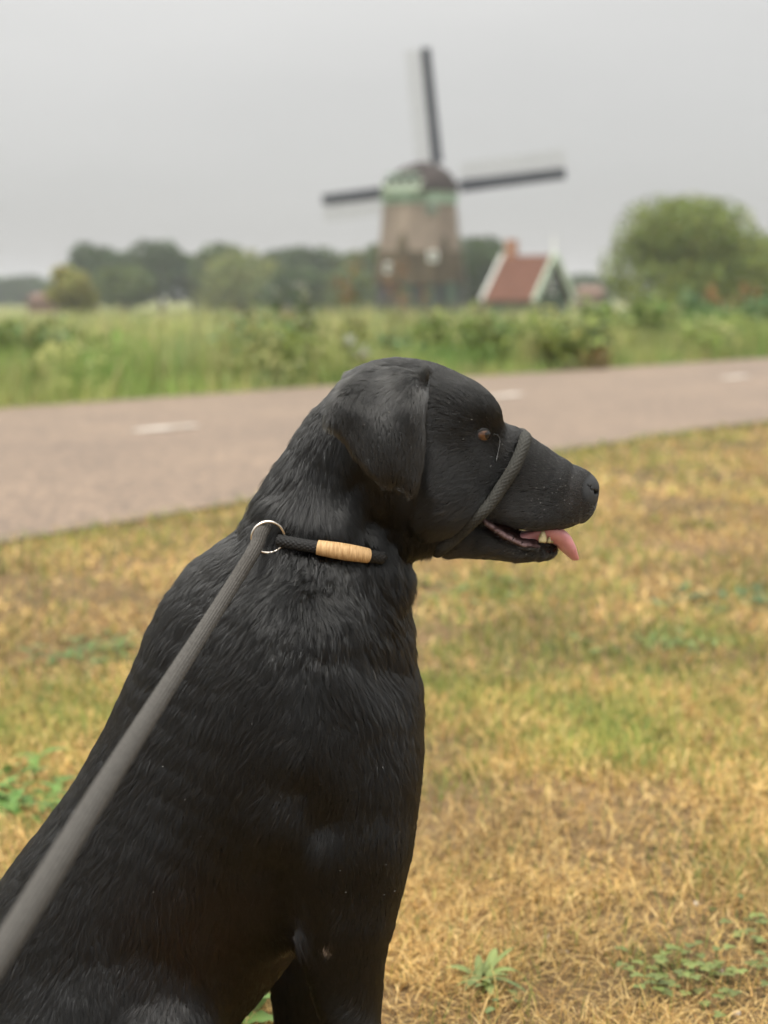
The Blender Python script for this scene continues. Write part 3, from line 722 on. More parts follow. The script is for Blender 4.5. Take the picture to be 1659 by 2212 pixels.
# ---- broad-leaved weeds in the lawn
def leaf_geo(base, az, L, W, rise, droop, lobes=0, n=9, fold=0.15):
    """one leaf: two strips either side of a midrib"""
    d = np.array((math.cos(az), math.sin(az), 0)); q = np.array((-math.sin(az), math.cos(az), 0)); V = []
    for i in range(n):
        s = i/(n-1); w = W*math.sin(math.pi*min(1, s*0.9+0.08))**0.8
        if lobes: w *= 0.62+0.38*abs(math.sin(math.pi*lobes*s))
        c = np.asarray(base) + d*L*s + UP*(rise*s - droop*s*s)*L
        V += [c - q*w/2 + UP*fold*w*0.5, c, c + q*w/2 + UP*fold*w*0.5]
    F = []
    for i in range(n-1):
        a = 3*i; F += [(a, a+1, a+4, a+3), (a+1, a+2, a+5, a+4)]
    return np.array(V), F
def rosette(label, u, v, n, L, W, col, seed, lobes=0, rise=0.55, name='broadleaf_weed', spread=0.0, group='broad leaved weeds in the lawn', arc=None):
    r = np.random.default_rng(seed); p = G(u, v); t = empty(name, (p[0], p[1], 0)); tag(t, label, 'plant', group)
    for k in range(n):
        az = 2*math.pi*(k+0.6*r.random())/n if arc is None else arc[0] + (arc[1]-arc[0])*r.random()
        o = p + np.array((r.normal()*spread, r.normal()*spread, 0.012))
        V, F = leaf_geo(o, az, L*(0.6+0.6*r.random()), W*(0.7+0.5*r.random()), rise*(0.5+0.9*r.random()), 0.35+0.4*r.random(), lobes)
        c = np.array(col)*(0.75+0.5*r.random()); cols = np.tile(c, (len(V), 1)); cols[1::3] *= 1.25
        mesh_obj('leaf', V, F, M_weed, t, smooth=True, cols=cols)
rosette('pale green plantain rosette growing right of the dog foreleg', 1045, 2140, 17, 0.038, 0.0105, (0.19, 0.235, 0.075), 401, rise=0.8, spread=0.006)
rosette('young toothed leaf weed showing between the belly and the far foreleg', 545, 2200, 11, 0.075, 0.030, (0.13, 0.21, 0.055), 402, lobes=4, rise=0.9, spread=0.02)
rosette('leafy green weed clump behind the dog back at the picture edge', 45, 1745, 70, 0.055, 0.022, (0.10, 0.19, 0.04), 403, lobes=3, rise=0.8, spread=0.07)
rosette('small green tuft in the dry grass behind the neck of the dog', 212, 1412, 46, 0.06, 0.016, (0.085, 0.135, 0.035), 404, rise=0.5, spread=0.07)
rosette('flat green weed in the lawn at the picture edge beyond the tongue', 1625, 1302, 50, 0.085, 0.024, (0.085, 0.135, 0.05), 405, rise=0.35, spread=0.12)
rosette('green weed in the straw below the chin of the dog', 1035, 1275, 36, 0.07, 0.02, (0.10, 0.15, 0.045), 406, rise=0.3, spread=0.12)
rosette('yellow green weed patch in the middle of the lawn', 1440, 1398, 40, 0.06, 0.016, (0.13, 0.18, 0.05), 407, rise=0.4, spread=0.09)
rosette('tiny two leaved seedling below the plantain', 1100, 2185, 5, 0.022, 0.011, (0.15, 0.20, 0.07), 408, rise=0.7, spread=0.012)
def clover(label, u, v, n, sx, sy, seed):
    r = np.random.default_rng(seed); p = G(u, v); t = empty('clover_patch', (p[0], p[1], 0)); tag(t, label, 'plant', 'clover patches in the lawn')
    mb = MB()
    for k in range(n):
        o = p + np.array((r.normal()*sx, r.normal()*sy, 0)); h = 0.012+0.02*r.random()
        a0 = r.random()*2*math.pi; col = np.array((0.15, 0.185, 0.052))*(0.7+0.7*r.random()); Vs, Fs = [], []
        mb.tube([o, o+np.array((0.003, 0.002, h))], 0.0005, 4)
        for j in range(3):
            V, F = leaf_geo(o+np.array((0.003, 0.002, h)), a0+j*2.09, 0.0085*(.7+.6*r.random()), 0.008, 0.25, 0.2, n=5)
            Fs += [tuple(i+len(Vs)*15 for i in q) for q in F]; Vs.append(V)
        V = np.vstack(Vs); mesh_obj('leaf', V, Fs, M_weed, t, smooth=True, cols=np.tile(col, (len(V), 1)))
    mb.build('stem', M_stem, t)
clover('grey green clover patch in the near corner of the lawn', 1530, 2130, 60, 0.045, 0.045, 411)
clover('small grey green clover patch at the picture edge above the other', 1640, 2040, 26, 0.03, 0.04, 412)
clover('few clover leaves at the bottom of the picture beside bare soil', 1440, 2170, 14, 0.03, 0.02, 413)
# ---- pebbles and straw stalks lying about
M_peb = noise_mat('pebble', (0.40, 0.36, 0.30), (0.62, 0.57, 0.50), 60, 0.8)
def pebble(u, v, r_, label, sd):
    r = np.random.default_rng(sd); p = G(u, v); V, F = [], []
    for i in range(5):
        for j in range(8):
            th = math.pi*(i+0.5)/5; ph = 2*math.pi*j/8; k = 1+0.2*r.normal()*0.6
            V.append(p + np.array((math.sin(th)*math.cos(ph), math.sin(th)*math.sin(ph)*.8, math.cos(th)*.6+.5))*r_*k)
    for i in range(4):
        for j in range(8): F.append((i*8+j, (i+1)*8+j, (i+1)*8+(j+1) % 8, i*8+(j+1) % 8))
    F += [tuple(range(8)), tuple(range(39, 31, -1))]
    o = mesh_obj('pebble', V, F, M_peb, smooth=True); tag(o, label, 'pebble', 'pale pebbles on the lawn'); return o
pebble(1180, 2030, 0.006, 'pale pebble in the straw above the plantain rosette', 1)
pebble(1222, 2060, 0.004, 'tiny pale pebble in the straw up from the plantain, beside a larger one', 2)
pebble(1555, 2108, 0.006, 'pale pinkish pebble lying on the clover patch', 3)
pebble(1505, 1957, 0.005, 'pale pebble in dry grass above the clover patches', 4)
pebble(1590, 2195, 0.006, 'pebble on bare soil in the near corner of the lawn', 5)
# ================================================================== the dog
Y0 = 1.40                           # distance of the dog's middle plane
PX = Y0/FPX                         # metres per picture unit there
def q2(u, v, dy=0.0):
    p = P(u, v, Y0+dy); return p[0], p[2]
def smin(a, b, k):
    h = np.clip(0.5 + 0.5*(b-a)/k, 0, 1)
    return b + (a-b)*h - k*h*(1-h)
def smax(a, b, k): return -smin(-a, -b, k)
def sd_sweep(x, y, z, secs, side=0):
    """secs: (u, v, dy, in-plane radius, depth radius) along a line; elliptical sections"""
    best = None
    for A, B in zip(secs[:-1], secs[1:]):
        ax, az = q2(A[0], A[1], A[2]); bx, bz = q2(B[0], B[1], B[2])
        dx, dz = bx-ax, bz-az; L2 = dx*dx+dz*dz
        t = np.clip(((x-ax)*dx + (z-az)*dz)/L2, 0, 1)
        a = np.hypot(x-ax-dx*t, z-az-dz*t)
        b = y-Y0-(A[2]+(B[2]-A[2])*t)
        ra = (A[3]+(B[3]-A[3])*t)*PX; rb = (A[4]+(B[4]-A[4])*t)*PX
        k0 = np.sqrt((a/ra)**2 + (b/rb)**2); k1 = np.sqrt((a/ra**2)**2 + (b/rb**2)**2) + 1e-9
        d = k0*(k0-1)/k1
        best = d if best is None else np.minimum(best, d)
    return best
def smooth_secs(secs, k=4):
    """more sections in between, on a smooth curve"""
    p = np.array(secs, float); q = np.vstack([2*p[0]-p[1], p, 2*p[-1]-p[-2]]); out = []
    for i in range(1, len(q)-2):
        for t in np.arange(k)/k:
            a, b, c, d = q[i-1], q[i], q[i+1], q[i+2]
            out.append(0.5*((2*b) + (c-a)*t + (2*a-5*b+4*c-d)*t*t + (3*b-a-3*c+d)*t**3))
    out.append(p[-1]); return [tuple(r) for r in out]
def sd_ell(x, y, z, c, r, ang=0.0):
    """c = (u, v, dy), r = radii (along, across, depth) in picture units, ang = picture angle of 'along' (degrees, clockwise)"""
    cx, cz = q2(c[0], c[1], c[2]); a = math.radians(ang)
    X, Z = x-cx, z-cz
    p = X*math.cos(a) - Z*math.sin(a); w = X*math.sin(a) + Z*math.cos(a); b = y-Y0-c[2]
    rx, rz, ry = (k*PX for k in r)
    k0 = np.sqrt((p/rx)**2+(w/rz)**2+(b/ry)**2); k1 = np.sqrt((p/rx**2)**2+(w/rz**2)**2+(b/ry**2)**2)+1e-9
    return k0*(k0-1)/k1
def sd_poly(x, z, pts):
    n = len(pts); d = np.full(x.shape, 1e9); ins = np.zeros(x.shape, bool)
    for i in range(n):
        ax, az = pts[i]; bx, bz = pts[(i+1) % n]
        ex, ez = bx-ax, bz-az; wx, wz = x-ax, z-az
        t = np.clip((wx*ex+wz*ez)/(ex*ex+ez*ez+1e-12), 0, 1)
        d = np.minimum(d, (wx-ex*t)**2+(wz-ez*t)**2)
        c = ((az > z) != (bz > z)) & (x < (bx-ax)*(z-az)/((bz-az)+1e-12)+ax)
        ins ^= c
    d = np.sqrt(d); return np.where(ins, -d, d)
EAR = [(937,808),(930,850),(923,905),(924,954),(921,1000),(911,1050),(898,1076),(880,1085),(855,1076),(813,1046),(778,1009),(752,975),
       (733,944),(712,922),(698,908),(703,882),(716,852),(745,820),(800,795),(870,792)]
MOUTH = [(1043,1119),(1067,1128),(1110,1141),(1160,1150),(1205,1146),(1240,1138),(1240,1168),(1198,1172),(1150,1172),(1110,1166),(1080,1152),(1058,1135)]
TRUNK = smooth_secs([(762,1024,0,145,116),(735,1110,0,170,130),(700,1215,0,189,162),(648,1330,0,235,200),(600,1450,0,288,245),(560,1580,0,312,275),
                           (492,1730,0,316,292),(388,1890,0,312,304),(232,2085,0,306,306),(70,2290,0,282,295),(-60,2420,0,190,235)], 3)
def dog_sdf(p, fine=True):
    x, y, z = p[:, 0], p[:, 1], p[:, 2]
    ya = Y0 - np.abs(y-Y0)                       # folded: the near half stands for both
    # trunk and neck
    d = sd_sweep(x, y, z, TRUNK)
    # breast, shoulder, withers
    d = smin(d, sd_ell(x, y, z, (730,1600,0), (165,240,215), 5), 0.05)
    d = smin(d, sd_ell(x, ya, z, (600,1600,-0.088), (120,300,95), 12), 0.05)
    d = smin(d, sd_ell(x, ya, z, (742,1780,-0.068), (120,210,100), -8), 0.07)
    d = smin(d, sd_ell(x, y, z, (465,1335,0), (50,110,75), 35), 0.04)
    # hindquarters
    d = smin(d, sd_ell(x, ya, z, (190,2330,-0.105), (300,200,115), -38), 0.035)
    hind = sd_sweep(x, ya, z, [(350,2290,-0.125,95,75),(200,2500,-0.13,70,60)])
    hind = np.minimum(hind, sd_sweep(x, ya, z, [(190,2535,-0.13,50,55),(330,2545,-0.13,45,58),(420,2550,-0.13,38,62)]))
    d = smin(d, hind, 0.03)
    tail = sd_sweep(x, y, z, [(-150,2470,0,60,55),(-330,2540,0.02,45,45),(-560,2555,0.06,30,30)])
    d = smin(d, tail, 0.04)
    # forelegs (near leg, far leg a little further back)
    leg = sd_sweep(x, y, z, [(705,1690,-0.045,120,70),(732,1850,-0.080,116,92),(742,1985,-0.088,104,80),(745,2080,-0.088,84,68),(757,2200,-0.088,63,58),(760,2360,-0.088,52,52),(765,2480,-0.088,46,50),(785,2540,-0.088,46,56),(825,2552,-0.09,32,58)])
    d = smin(d, leg, 0.030)
    leg2 = sd_sweep(x, y, z, [(690,1690,0.045,110,70),(690,1850,0.085,110,90),(668,2040,0.088,100,75),(655,2200,0.088,70,56),(655,2360,0.088,55,52),(660,2480,0.088,46,50),(680,2545,0.088,44,56),(720,2557,0.09,32,58)])
    d = smin(d, leg2, 0.025)
    # ---------------- head
    h = sd_ell(x, y, z, (848,935,0), (150,157,158), 8)                   # skull
    h = smin(h, sd_ell(x, y, z, (955,905,0), (118,97,128), 18), 0.03)    # forehead
    h = smin(h, sd_ell(x, ya, z, (1014,903,-0.024), (68,58,54), 30), 0.02)   # brow
    h = smin(h, sd_ell(x, ya, z, (940,1045,-0.030), (120,115,95), 20), 0.03)  # cheek
    mz = sd_sweep(x, y, z, [(1000,1010,0,110,112),(1080,1018,0,101,100),(1130,1042,0,92,95),(1180,1062,0,82,91),(1222,1069,0,68,80),(1246,1066,0,46,60)])
    mz = smin(mz, sd_sweep(x, ya, z, [(1070,1085,-0.020,46,50),(1150,1108,-0.022,40,48),(1210,1105,-0.016,36,44),(1240,1088,-0.006,33,40)]), 0.012)  # flews
    h = smin(h, mz, 0.014)
    nose = sd_ell(x, y, z, (1258,1049,0), (30,29,42), 25)
    nose = smin(nose, sd_ell(x, y, z, (1272,1048,0), (19,17,34), 20), 0.004)
    h = smin(h, nose, 0.006)
    h = smin(h, sd_ell(x, ya, z, (1271,1073,-0.004), (13,14,18), 0), 0.005)
    jaw = sd_sweep(x, y, z, [(900,1115,0,70,95),(985,1140,0,62,80),(1060,1162,0,44,68),(1120,1180,0,33,58),(1165,1182,0,27,48),(1178,1182,0,22,40)])
    jaw = smin(jaw, sd_sweep(x, ya, z, [(1060,1168,-0.022,27,30),(1120,1186,-0.019,21,26),(1165,1187,-0.014,17,22),(1180,1185,-0.004,16,22)]), 0.008)
    # mouth gap: the jaw and muzzle join only behind the corner of the mouth
    mx, mzp = zip(*[q2(a, b, -0.030) for a, b in MOUTH])
    box = (x > min(mx)-0.03) & (z > min(mzp)-0.03) & (z < max(mzp)+0.03)
    h = smin(h, jaw, 0.004)
    if box.any():
        cut = sd_poly(x[box], z[box], list(zip(mx, mzp)))
        inner = np.abs(y[box]-Y0) - 0.021
        cut2 = smax(cut, -inner, 0.006)          # opened from the sides, a core of gums is left between
        front = sd_poly(x[box], z[box], [q2(a, b) for a, b in [(1160,1149),(1170,1150),(1250,1128),(1250,1168),(1180,1173),(1160,1172)]])
        cut2 = np.minimum(cut2, front)
        h[box] = smax(h[box], -cut2, 0.005)
    # fleshy lower lip
    lip = sd_sweep(x, ya, z, [(1041,1123,-.037,6,8),(1067,1142,-.037,7,9),(1091,1158,-.035,7,9),(1130,1177,-.031,6,9),(1170,1183,-.026,5,8)])
    h = smin(h, lip, 0.003)
    # eye socket and the hollow under the eye
    h = smax(h, -sd_ell(x, ya, z, (1052,936,-0.072), (34,20,42), 20), 0.014)
    h = smax(h, -sd_ell(x, ya, z, (1015,1000,-0.098), (55,45,62), 40), 0.03)
    # nostril
    nx = sd_sweep(x, ya, z, [(1264,1050,-0.0185,3,10),(1273,1058,-0.0165,4.5,11),(1284,1064,-0.013,4,10)])
    h = smax(h, -nx, 0.002)
    d = smin(d, h, 0.028)
    d = smax(d, -sd_ell(x, ya, z, (800,1070,-0.090), (72,74,48), 40), 0.022)    # hollow under the ear
    # ---------------- ears
    exs, ezs = zip(*[q2(a, b, -0.082) for a, b in EAR])
    box = (x > min(exs)-0.03) & (x < max(exs)+0.03) & (z > min(ezs)-0.03) & (z < max(ezs)+0.03) & (ya < Y0-0.02)
    if box.any():
        X, Z, Yb = x[box], z[box], ya[box]
        e2 = sd_poly(X, Z, list(zip(exs, ezs)))
        zt, zb = max(ezs), min(ezs); s = np.clip((zt-Z)/(zt-zb), 0, 1)     # 0 at the root, 1 at the tip
        xm = (X-min(exs))/(max(exs)-min(exs))
        dep = 0.0985 - 0.060*np.exp(-s/0.13)
        dep = dep - 0.010*(np.clip((0.22-xm)/0.22, 0, 1))**2 - 0.016*np.clip((xm-0.66)/0.34, 0, 1)**2
        dep = dep + 0.0035*np.sin(xm*9+s*4)*(1-s) + 0.003*np.sin((xm*0.8-s*0.5)*14)*np.clip(1-s*1.2, 0, 1)
        th = 0.0048 + 0.009*np.exp(-s/0.16)
        ear = smax(e2+0.003, np.abs((Y0-Yb)-dep)-th, 0.006)
        d[box] = smin(d[box], ear, 0.010)
    # skin folds of the neck and breast, locks of coat
    if fine:
        def fold(u0, v0, u1, v1, w, amp):
            ax, az = q2(u0, v0, -.1); bx, bz = q2(u1, v1, -.1); ex_, ez_ = bx-ax, bz-az
            t = ((x-ax)*ex_+(z-az)*ez_)/(ex_*ex_+ez_*ez_); tt = np.clip(t, 0, 1)
            r = np.hypot(x-ax-ex_*tt, z-az-ez_*tt)/(w*PX)
            return amp*np.exp(-r*r)
        near = y < Y0
        nn = np.where(near, 1.0, 0.6)
        d = d + nn*(fold(540,1375,700,1400,40,.0012) + fold(700,1400,900,1490,36,.002) + fold(650,1690,690,1750,48,.0055) + fold(600,1860,640,2000,50,.008)
                    + fold(800,1150,870,1240,30,.006) + fold(420,1210,500,1175,25,.005) + fold(845,1080,850,1180,34,.008) + fold(770,1060,800,1150,24,.006))
        d = d - nn*(fold(560,1330,800,1340,45,.0015) + fold(590,1115,720,1145,30,.004) + fold(760,1450,800,1540,40,.004))
    return d
def surf_normal(p, e=0.0012):
    n = np.zeros_like(p)
    for k in range(3):
        o = np.zeros(3); o[k] = e
        n[:, k] = dog_sdf(p+o) - dog_sdf(p-o)
    return n/np.maximum(np.linalg.norm(n, axis=1, keepdims=True), 1e-9)
def hits(uv):
    """where the sight lines through the points (u, v) meet the coat"""
    D = np.array([ray(*q) for q in uv]); D /= np.linalg.norm(D, axis=1, keepdims=True)
    o = np.array((0, 0, CAM_H)); t = np.full(len(D), 1.05)
    for _ in range(60):
        t = t + np.clip(dog_sdf(o+D*t[:, None]), -0.02, 0.05)*0.7
        t = np.minimum(t, 2.2)
    p = o+D*t[:, None]
    return p, surf_normal(p), t < 2.0
def hit(u, v):
    p, n, ok = hits([(u, v)]); return p[0], n[0]

def surface_net(f, lo, hi, h):
    n = np.ceil((np.array(hi)-np.array(lo))/h).astype(int)+1
    ax = [lo[k]+h*np.arange(n[k]) for k in range(3)]
    F = np.empty(n, dtype=np.float32)
    Yg, Zg = np.meshgrid(ax[1], ax[2], indexing='ij')
    for i0 in range(0, n[0], 24):
        xs = ax[0][i0:i0+24]
        pts = np.stack([np.repeat(xs, Yg.size), np.tile(Yg.ravel(), len(xs)), np.tile(Zg.ravel(), len(xs))], 1).astype(np.float32)
        F[i0:i0+24] = f(pts).reshape(len(xs), n[1], n[2])
    S = F < 0
    cor = [(a, b, c) for a in (0, 1) for b in (0, 1) for c in (0, 1)]
    sl = lambda A, o: A[o[0]:A.shape[0]-1+o[0], o[1]:A.shape[1]-1+o[1], o[2]:A.shape[2]-1+o[2]]
    cnt = sum(sl(S, o).astype(np.int8) for o in cor)
    act = (cnt > 0) & (cnt < 8)
    idx = np.full(act.shape, -1, dtype=np.int32); I = np.argwhere(act); idx[act] = np.arange(len(I))
    acc = np.zeros((len(I), 3)); num = np.zeros(len(I))
    for a in cor:
        for k in range(3):
            if a[k] == 1: continue
            b = list(a); b[k] = 1
            fa = sl(F, a)[act]; fb = sl(F, tuple(b))[act]
            m = (fa < 0) != (fb < 0)
            t = np.where(m, fa/np.where(m, fa-fb, 1), 0)
            p = np.tile(np.array(a, float), (len(I), 1)); p[:, k] += t
            acc[m] += p[m]; num[m] += 1
    V = np.array(lo) + (I + acc/num[:, None])*h
    quads = []
    for k in range(3):
        k1, k2 = (k+1) % 3, (k+2) % 3
        o = [0, 0, 0]; o[k] = 1
        A = S[:-1] if k == 0 else (S[:, :-1] if k == 1 else S[:, :, :-1])
        B = S[1:] if k == 0 else (S[:, 1:] if k == 1 else S[:, :, 1:])
        E = np.argwhere(A != B)
        E = E[(E[:, k1] > 0) & (E[:, k2] > 0)]
        E = E[(E[:, k1] < act.shape[k1]) & (E[:, k2] < act.shape[k2])]
        def cell(d1, d2):
            c = E.copy(); c[:, k1] -= d1; c[:, k2] -= d2
            return idx[c[:, 0], c[:, 1], c[:, 2]]
        q = np.stack([cell(1, 1), cell(0, 1), cell(0, 0), cell(1, 0)], 1)
        flip = ~S[E[:, 0], E[:, 1], E[:, 2]]
        q[flip] = q[flip][:, ::-1]
        quads.append(q)
    Q = np.vstack(quads); Q = Q[(Q >= 0).all(1)]
    return V, Q
def subdivide(V, Q, sel):
    """split the chosen faces into quads round their middle (neighbours get extra corners)"""
    edges = {}; V = [tuple(q) for q in V]; out = []
    def mid(a, b):
        k = (a, b) if a < b else (b, a)
        if k not in edges:
            edges[k] = len(V); p, q = V[a], V[b]
            V.append(((p[0]+q[0])/2, (p[1]+q[1])/2, (p[2]+q[2])/2))
        return edges[k]
    for q, s in zip(Q, sel):
        if not s: continue
        n = len(q); m = [mid(q[i], q[(i+1) % n]) for i in range(n)]
        c = len(V); V.append(tuple(sum(V[i][k] for i in q)/n for k in range(3)))
        for i in range(n): out.append((q[i], m[i], c, m[i-1]))
    for q, s in zip(Q, sel):
        if s: continue
        r = []
        for i in range(len(q)):
            a, b = q[i], q[(i+1) % len(q)]; r.append(a)
            k = (a, b) if a < b else (b, a)
            if k in edges: r.append(edges[k])
        out.append(tuple(r))
    return np.array(V), out
def relax(V, n=3, fine=True):
    for _ in range(n):
        d = dog_sdf(V, fine); e = 0.0012; g = np.zeros_like(V)
        for k in range(3):
            o = np.zeros(3); o[k] = e; g[:, k] = (dog_sdf(V+o, fine)-dog_sdf(V-o, fine))/(2*e)
        g2 = (g*g).sum(1, keepdims=True); step = d[:, None]*g/np.maximum(g2, 0.25)
        ln = np.linalg.norm(step, axis=1, keepdims=True); step *= np.minimum(1, 0.003/np.maximum(ln, 1e-9))
        V = V - 0.8*step
    return V
def lumps(p):
    """slow unevenness of the coat"""
    return (np.sin(p[:, 0]*61+1.3)*np.sin(p[:, 2]*47+.4)*np.sin(p[:, 1]*39+2)+np.sin(p[:, 0]*23+p[:, 2]*31))*0.0012

_lo = P(-620, 2400, Y0); _lo = np.array((_lo[0], Y0-0.20, -0.012))
_hi = P(1320, 700, Y0); _hi = np.array((_hi[0], Y0+0.20, _hi[2]))
DV, DQ = surface_net(lambda p: dog_sdf(p), _lo, _hi, 0.0042)
DF = [tuple(map(int, q)) for q in DQ]
cen = np.array([DV[list(q)].mean(0) for q in DF])
selh = (cen[:, 0] > q2(690, 1000)[0]) & (cen[:, 2] > q2(1000, 1225)[1])
DV, DF = subdivide(DV, DF, selh)
cen = np.array([DV[list(q)].mean(0) for q in DF])
selm = (cen[:, 0] > q2(1020, 1000)[0]) & (cen[:, 2] > q2(1000, 1225)[1]) & (cen[:, 1] < Y0+0.02)
DV, DF = subdivide(DV, DF, selm)
DV = relax(DV, 3)
DV[:, 2] = np.maximum(DV[:, 2], 0.002)
print('dog verts', len(DV), 'eye surface', hit(1046.5, 940))
# ------------------------------------------------------------------ dog materials
def col_in(uv_pts, X, Z, dy=-0.045):
    pts = [q2(a, b, dy) for a, b in uv_pts]
    return sd_poly(X, Z, pts)
def skin_tint(V):
    X, Y, Z = V[:, 0], V[:, 1], V[:, 2]
    c = np.tile(np.array((0.005, 0.0048, 0.0045)), (len(V), 1))
    def blend(mask, rgb):
        c[:] = c*(1-mask[:, None]) + np.array(rgb)*mask[:, None]
    n1 = fbm2(X*260, Z*260, 3, 2)
    # lips and gums
    dl = col_in([(1036,1112),(1067,1127),(1110,1141),(1160,1149),(1200,1146),(1200,1174),(1160,1184),(1120,1180),(1085,1168),(1055,1148),(1036,1125)], X, Z, -0.033)
    blend(np.clip(0.5-dl/0.003, 0, 1)*0.85, (0.035, 0.014, 0.013))
    dl2 = np.full(len(V), 9.0)
    for A, B in zip([(1036,1119),(1067,1140),(1090,1156),(1130,1178)], [(1067,1140),(1090,1156),(1130,1178),(1172,1182)]):
        (ax, az), (bx, bz) = q2(*A, -.035), q2(*B, -.035)
        ex, ez = bx-ax, bz-az; t = np.clip(((X-ax)*ex+(Z-az)*ez)/(ex*ex+ez*ez), 0, 1)
        dl2 = np.minimum(dl2, np.hypot(X-ax-ex*t, Z-az-ez*t))
    blend(np.clip(1.3-dl2/0.0022, 0, 1)*np.clip((n1-0.3)*3, 0, 1)*0.8, (0.22, 0.15, 0.15))
    # nose leather
    nx, nz = q2(1281, 1052); dn = np.hypot(X-nx, Z-nz)
    blend(np.clip((0.0145-dn)/0.004, 0, 1), (0.026, 0.027, 0.028))
    # sparse greyish muzzle front
    mxx, mzz = q2(1240, 1085); dm = np.hypot(X-mxx, (Z-mzz)*.8)
    blend(np.clip((0.026-dm)/0.014, 0, 1)*0.5*(dn > 0.015), (0.034, 0.027, 0.023))
    # bare patch at the elbow
    ex, ez = q2(704, 2052, -0.12)
    blend(np.clip(1.4-np.hypot((X-ex)/0.0085, (Z-ez+ (X-ex)*.1)/0.0075), 0, 1)*(Y < Y0-0.05)*np.clip((n1-.25)*4, 0, 1), (0.26, 0.20, 0.16))
    return c
M_skin = tint_mat('dog_skin', rough=0.6, spec=0.25, noise=0.25, nscale=900)
def fur_material():
    m = bpy.data.materials.new('black_fur'); m.use_nodes = True
    n, l = m.node_tree.nodes, m.node_tree.links; n.clear()
    o = n.new('ShaderNodeOutputMaterial'); h = n.new('ShaderNodeBsdfHairPrincipled')
    h.parametrization = 'COLOR'
    a = n.new('ShaderNodeAttribute'); a.attribute_name = 'tint'
    l.new(a.outputs['Color'], h.inputs['Color'])
    h.inputs['Roughness'].default_value = 0.17; h.inputs['Radial Roughness'].default_value = 0.30
    h.inputs['Coat'].default_value = 0.0 if 'Coat' in h.inputs else 0
    h.inputs['Random Roughness'].default_value = 0.3; h.inputs['IOR'].default_value = 1.55
    l.new(h.outputs[0], o.inputs[0])
    return m
M_fur = fur_material()

dog = empty('dog', (q2(600, 2000)[0], Y0, 0.0))
tag(dog, 'black short-haired dog sitting in profile on the dry grass, pink tongue out', 'dog')
body = mesh_obj('body', DV, DF, M_skin, dog, smooth=True, cols=skin_tint(DV))

# ------------------------------------------------------------------ lead: collar loop, leather whipping, ring, nose loop, leash
def loop_around(cu, cv, ang, n=120, off=0.003, off_fn=None):
    c = P(cu, cv, Y0); a = math.radians(ang)
    e1 = np.array((math.cos(a), 0, -math.sin(a))); e2 = -ray(cu, cv); e2 /= np.linalg.norm(e2)
    rr = np.linspace(0.012, 0.20, 240); th = np.linspace(0, 2*math.pi, n, endpoint=False)
    D = np.cos(th)[:, None]*e1 + np.sin(th)[:, None]*e2
    pts = c + D[:, None, :]*rr[None, :, None]
    S = dog_sdf(pts.reshape(-1, 3)).reshape(n, -1)
    r = np.array([rr[np.argmax(S[i] > 0)] for i in range(n)])
    k = np.array([1, 2, 3, 2, 1])/9
    r = sum(np.roll(r, j-2)*k[j] for j in range(5))
    r = r + (off if off_fn is None else np.array([off_fn(t) for t in th]))
    return c + D*r[:, None], th
def rope(name, pts, r, mat, parent, na=56, strands=8, pitch=0.011, amp=0.26, closed=False, ribs=False):
    L = np.linalg.norm(np.diff(pts, axis=0), axis=1).sum()
    m = max(12, int(L/(pitch/(5 if ribs else 8))))
    pts = resample(np.vstack([pts, pts[:1]]) if closed else pts, m)
    T, N, B = frames(pts); s = np.linspace(0, L, m)
    rad = np.full(m, r) if np.isscalar(r) else np.interp(np.linspace(0, 1, m), np.linspace(0, 1, len(r)), r)
    th = 2*np.pi*np.arange(na)/na
    A = th[None, :]/(2*np.pi)*strands + s[:, None]/pitch*2; Bb = th[None, :]/(2*np.pi)*strands - s[:, None]/pitch*2
    if ribs:
        hgt = np.sqrt(np.abs(np.sin(th[None, :]*strands/2)))*0.8 + 0.35*np.abs(np.sin(np.pi*s[:, None]/pitch*4 + (np.floor(th[None, :]/(2*np.pi)*strands) % 2)*1.57))
    else:
        fa, fb = A-np.floor(A), Bb-np.floor(Bb)
        hgt = np.sqrt(np.sin(np.pi*fa)*np.sin(np.pi*fb))
    R = rad[:, None]*(1-amp+amp*hgt*1.2)
    V = pts[:, None, :] + (N[:, None, :]*np.cos(th)[None, :, None] + B[:, None, :]*np.sin(th)[None, :, None])*R[:, :, None]
    V = V.reshape(-1, 3); f = []
    i = np.arange(m-1)[:, None]*na; j = np.arange(na)[None, :]; j2 = (j+1) % na
    F = np.stack([i+j, i+j2, i+na+j2, i+na+j], 2).reshape(-1, 4)
    V = np.vstack([V, pts[:1], pts[-1:]])
    faces = [tuple(map(int, q)) for q in F]
    if not closed:
        n0 = len(V)-2
        faces += [(n0, int(b), int(a)) for a, b in zip(range(na), [*range(1, na), 0])]
        faces += [(n0+1, (m-1)*na+a, (m-1)*na+b) for a, b in zip(range(na), [*range(1, na), 0])]
    return mesh_obj(name, V, faces, mat, parent, smooth=True)
M_rope = noise_mat('black_braid', (0.010, 0.010, 0.0095), (0.022, 0.021, 0.020), 900, 0.75, 0.4, 2500, spec=0.35, bdist=0.0004)
M_halter = noise_mat('worn_black_braid', (0.026, 0.026, 0.022), (0.060, 0.058, 0.050), 700, 0.8, 0.4, 2500, spec=0.3, bdist=0.0004)
M_leash = noise_mat('grey_braid', (0.058, 0.054, 0.048), (0.092, 0.086, 0.077), 500, 0.9, 0.5, 1800, spec=0.2, bdist=0.0005)
M_wrap = noise_mat('tan_whipping', (0.42, 0.25, 0.11), (0.62, 0.41, 0.20), 120, 0.6, 0.5, 420, spec=0.35, stretch=(6, 1, 1), bdist=0.0006)
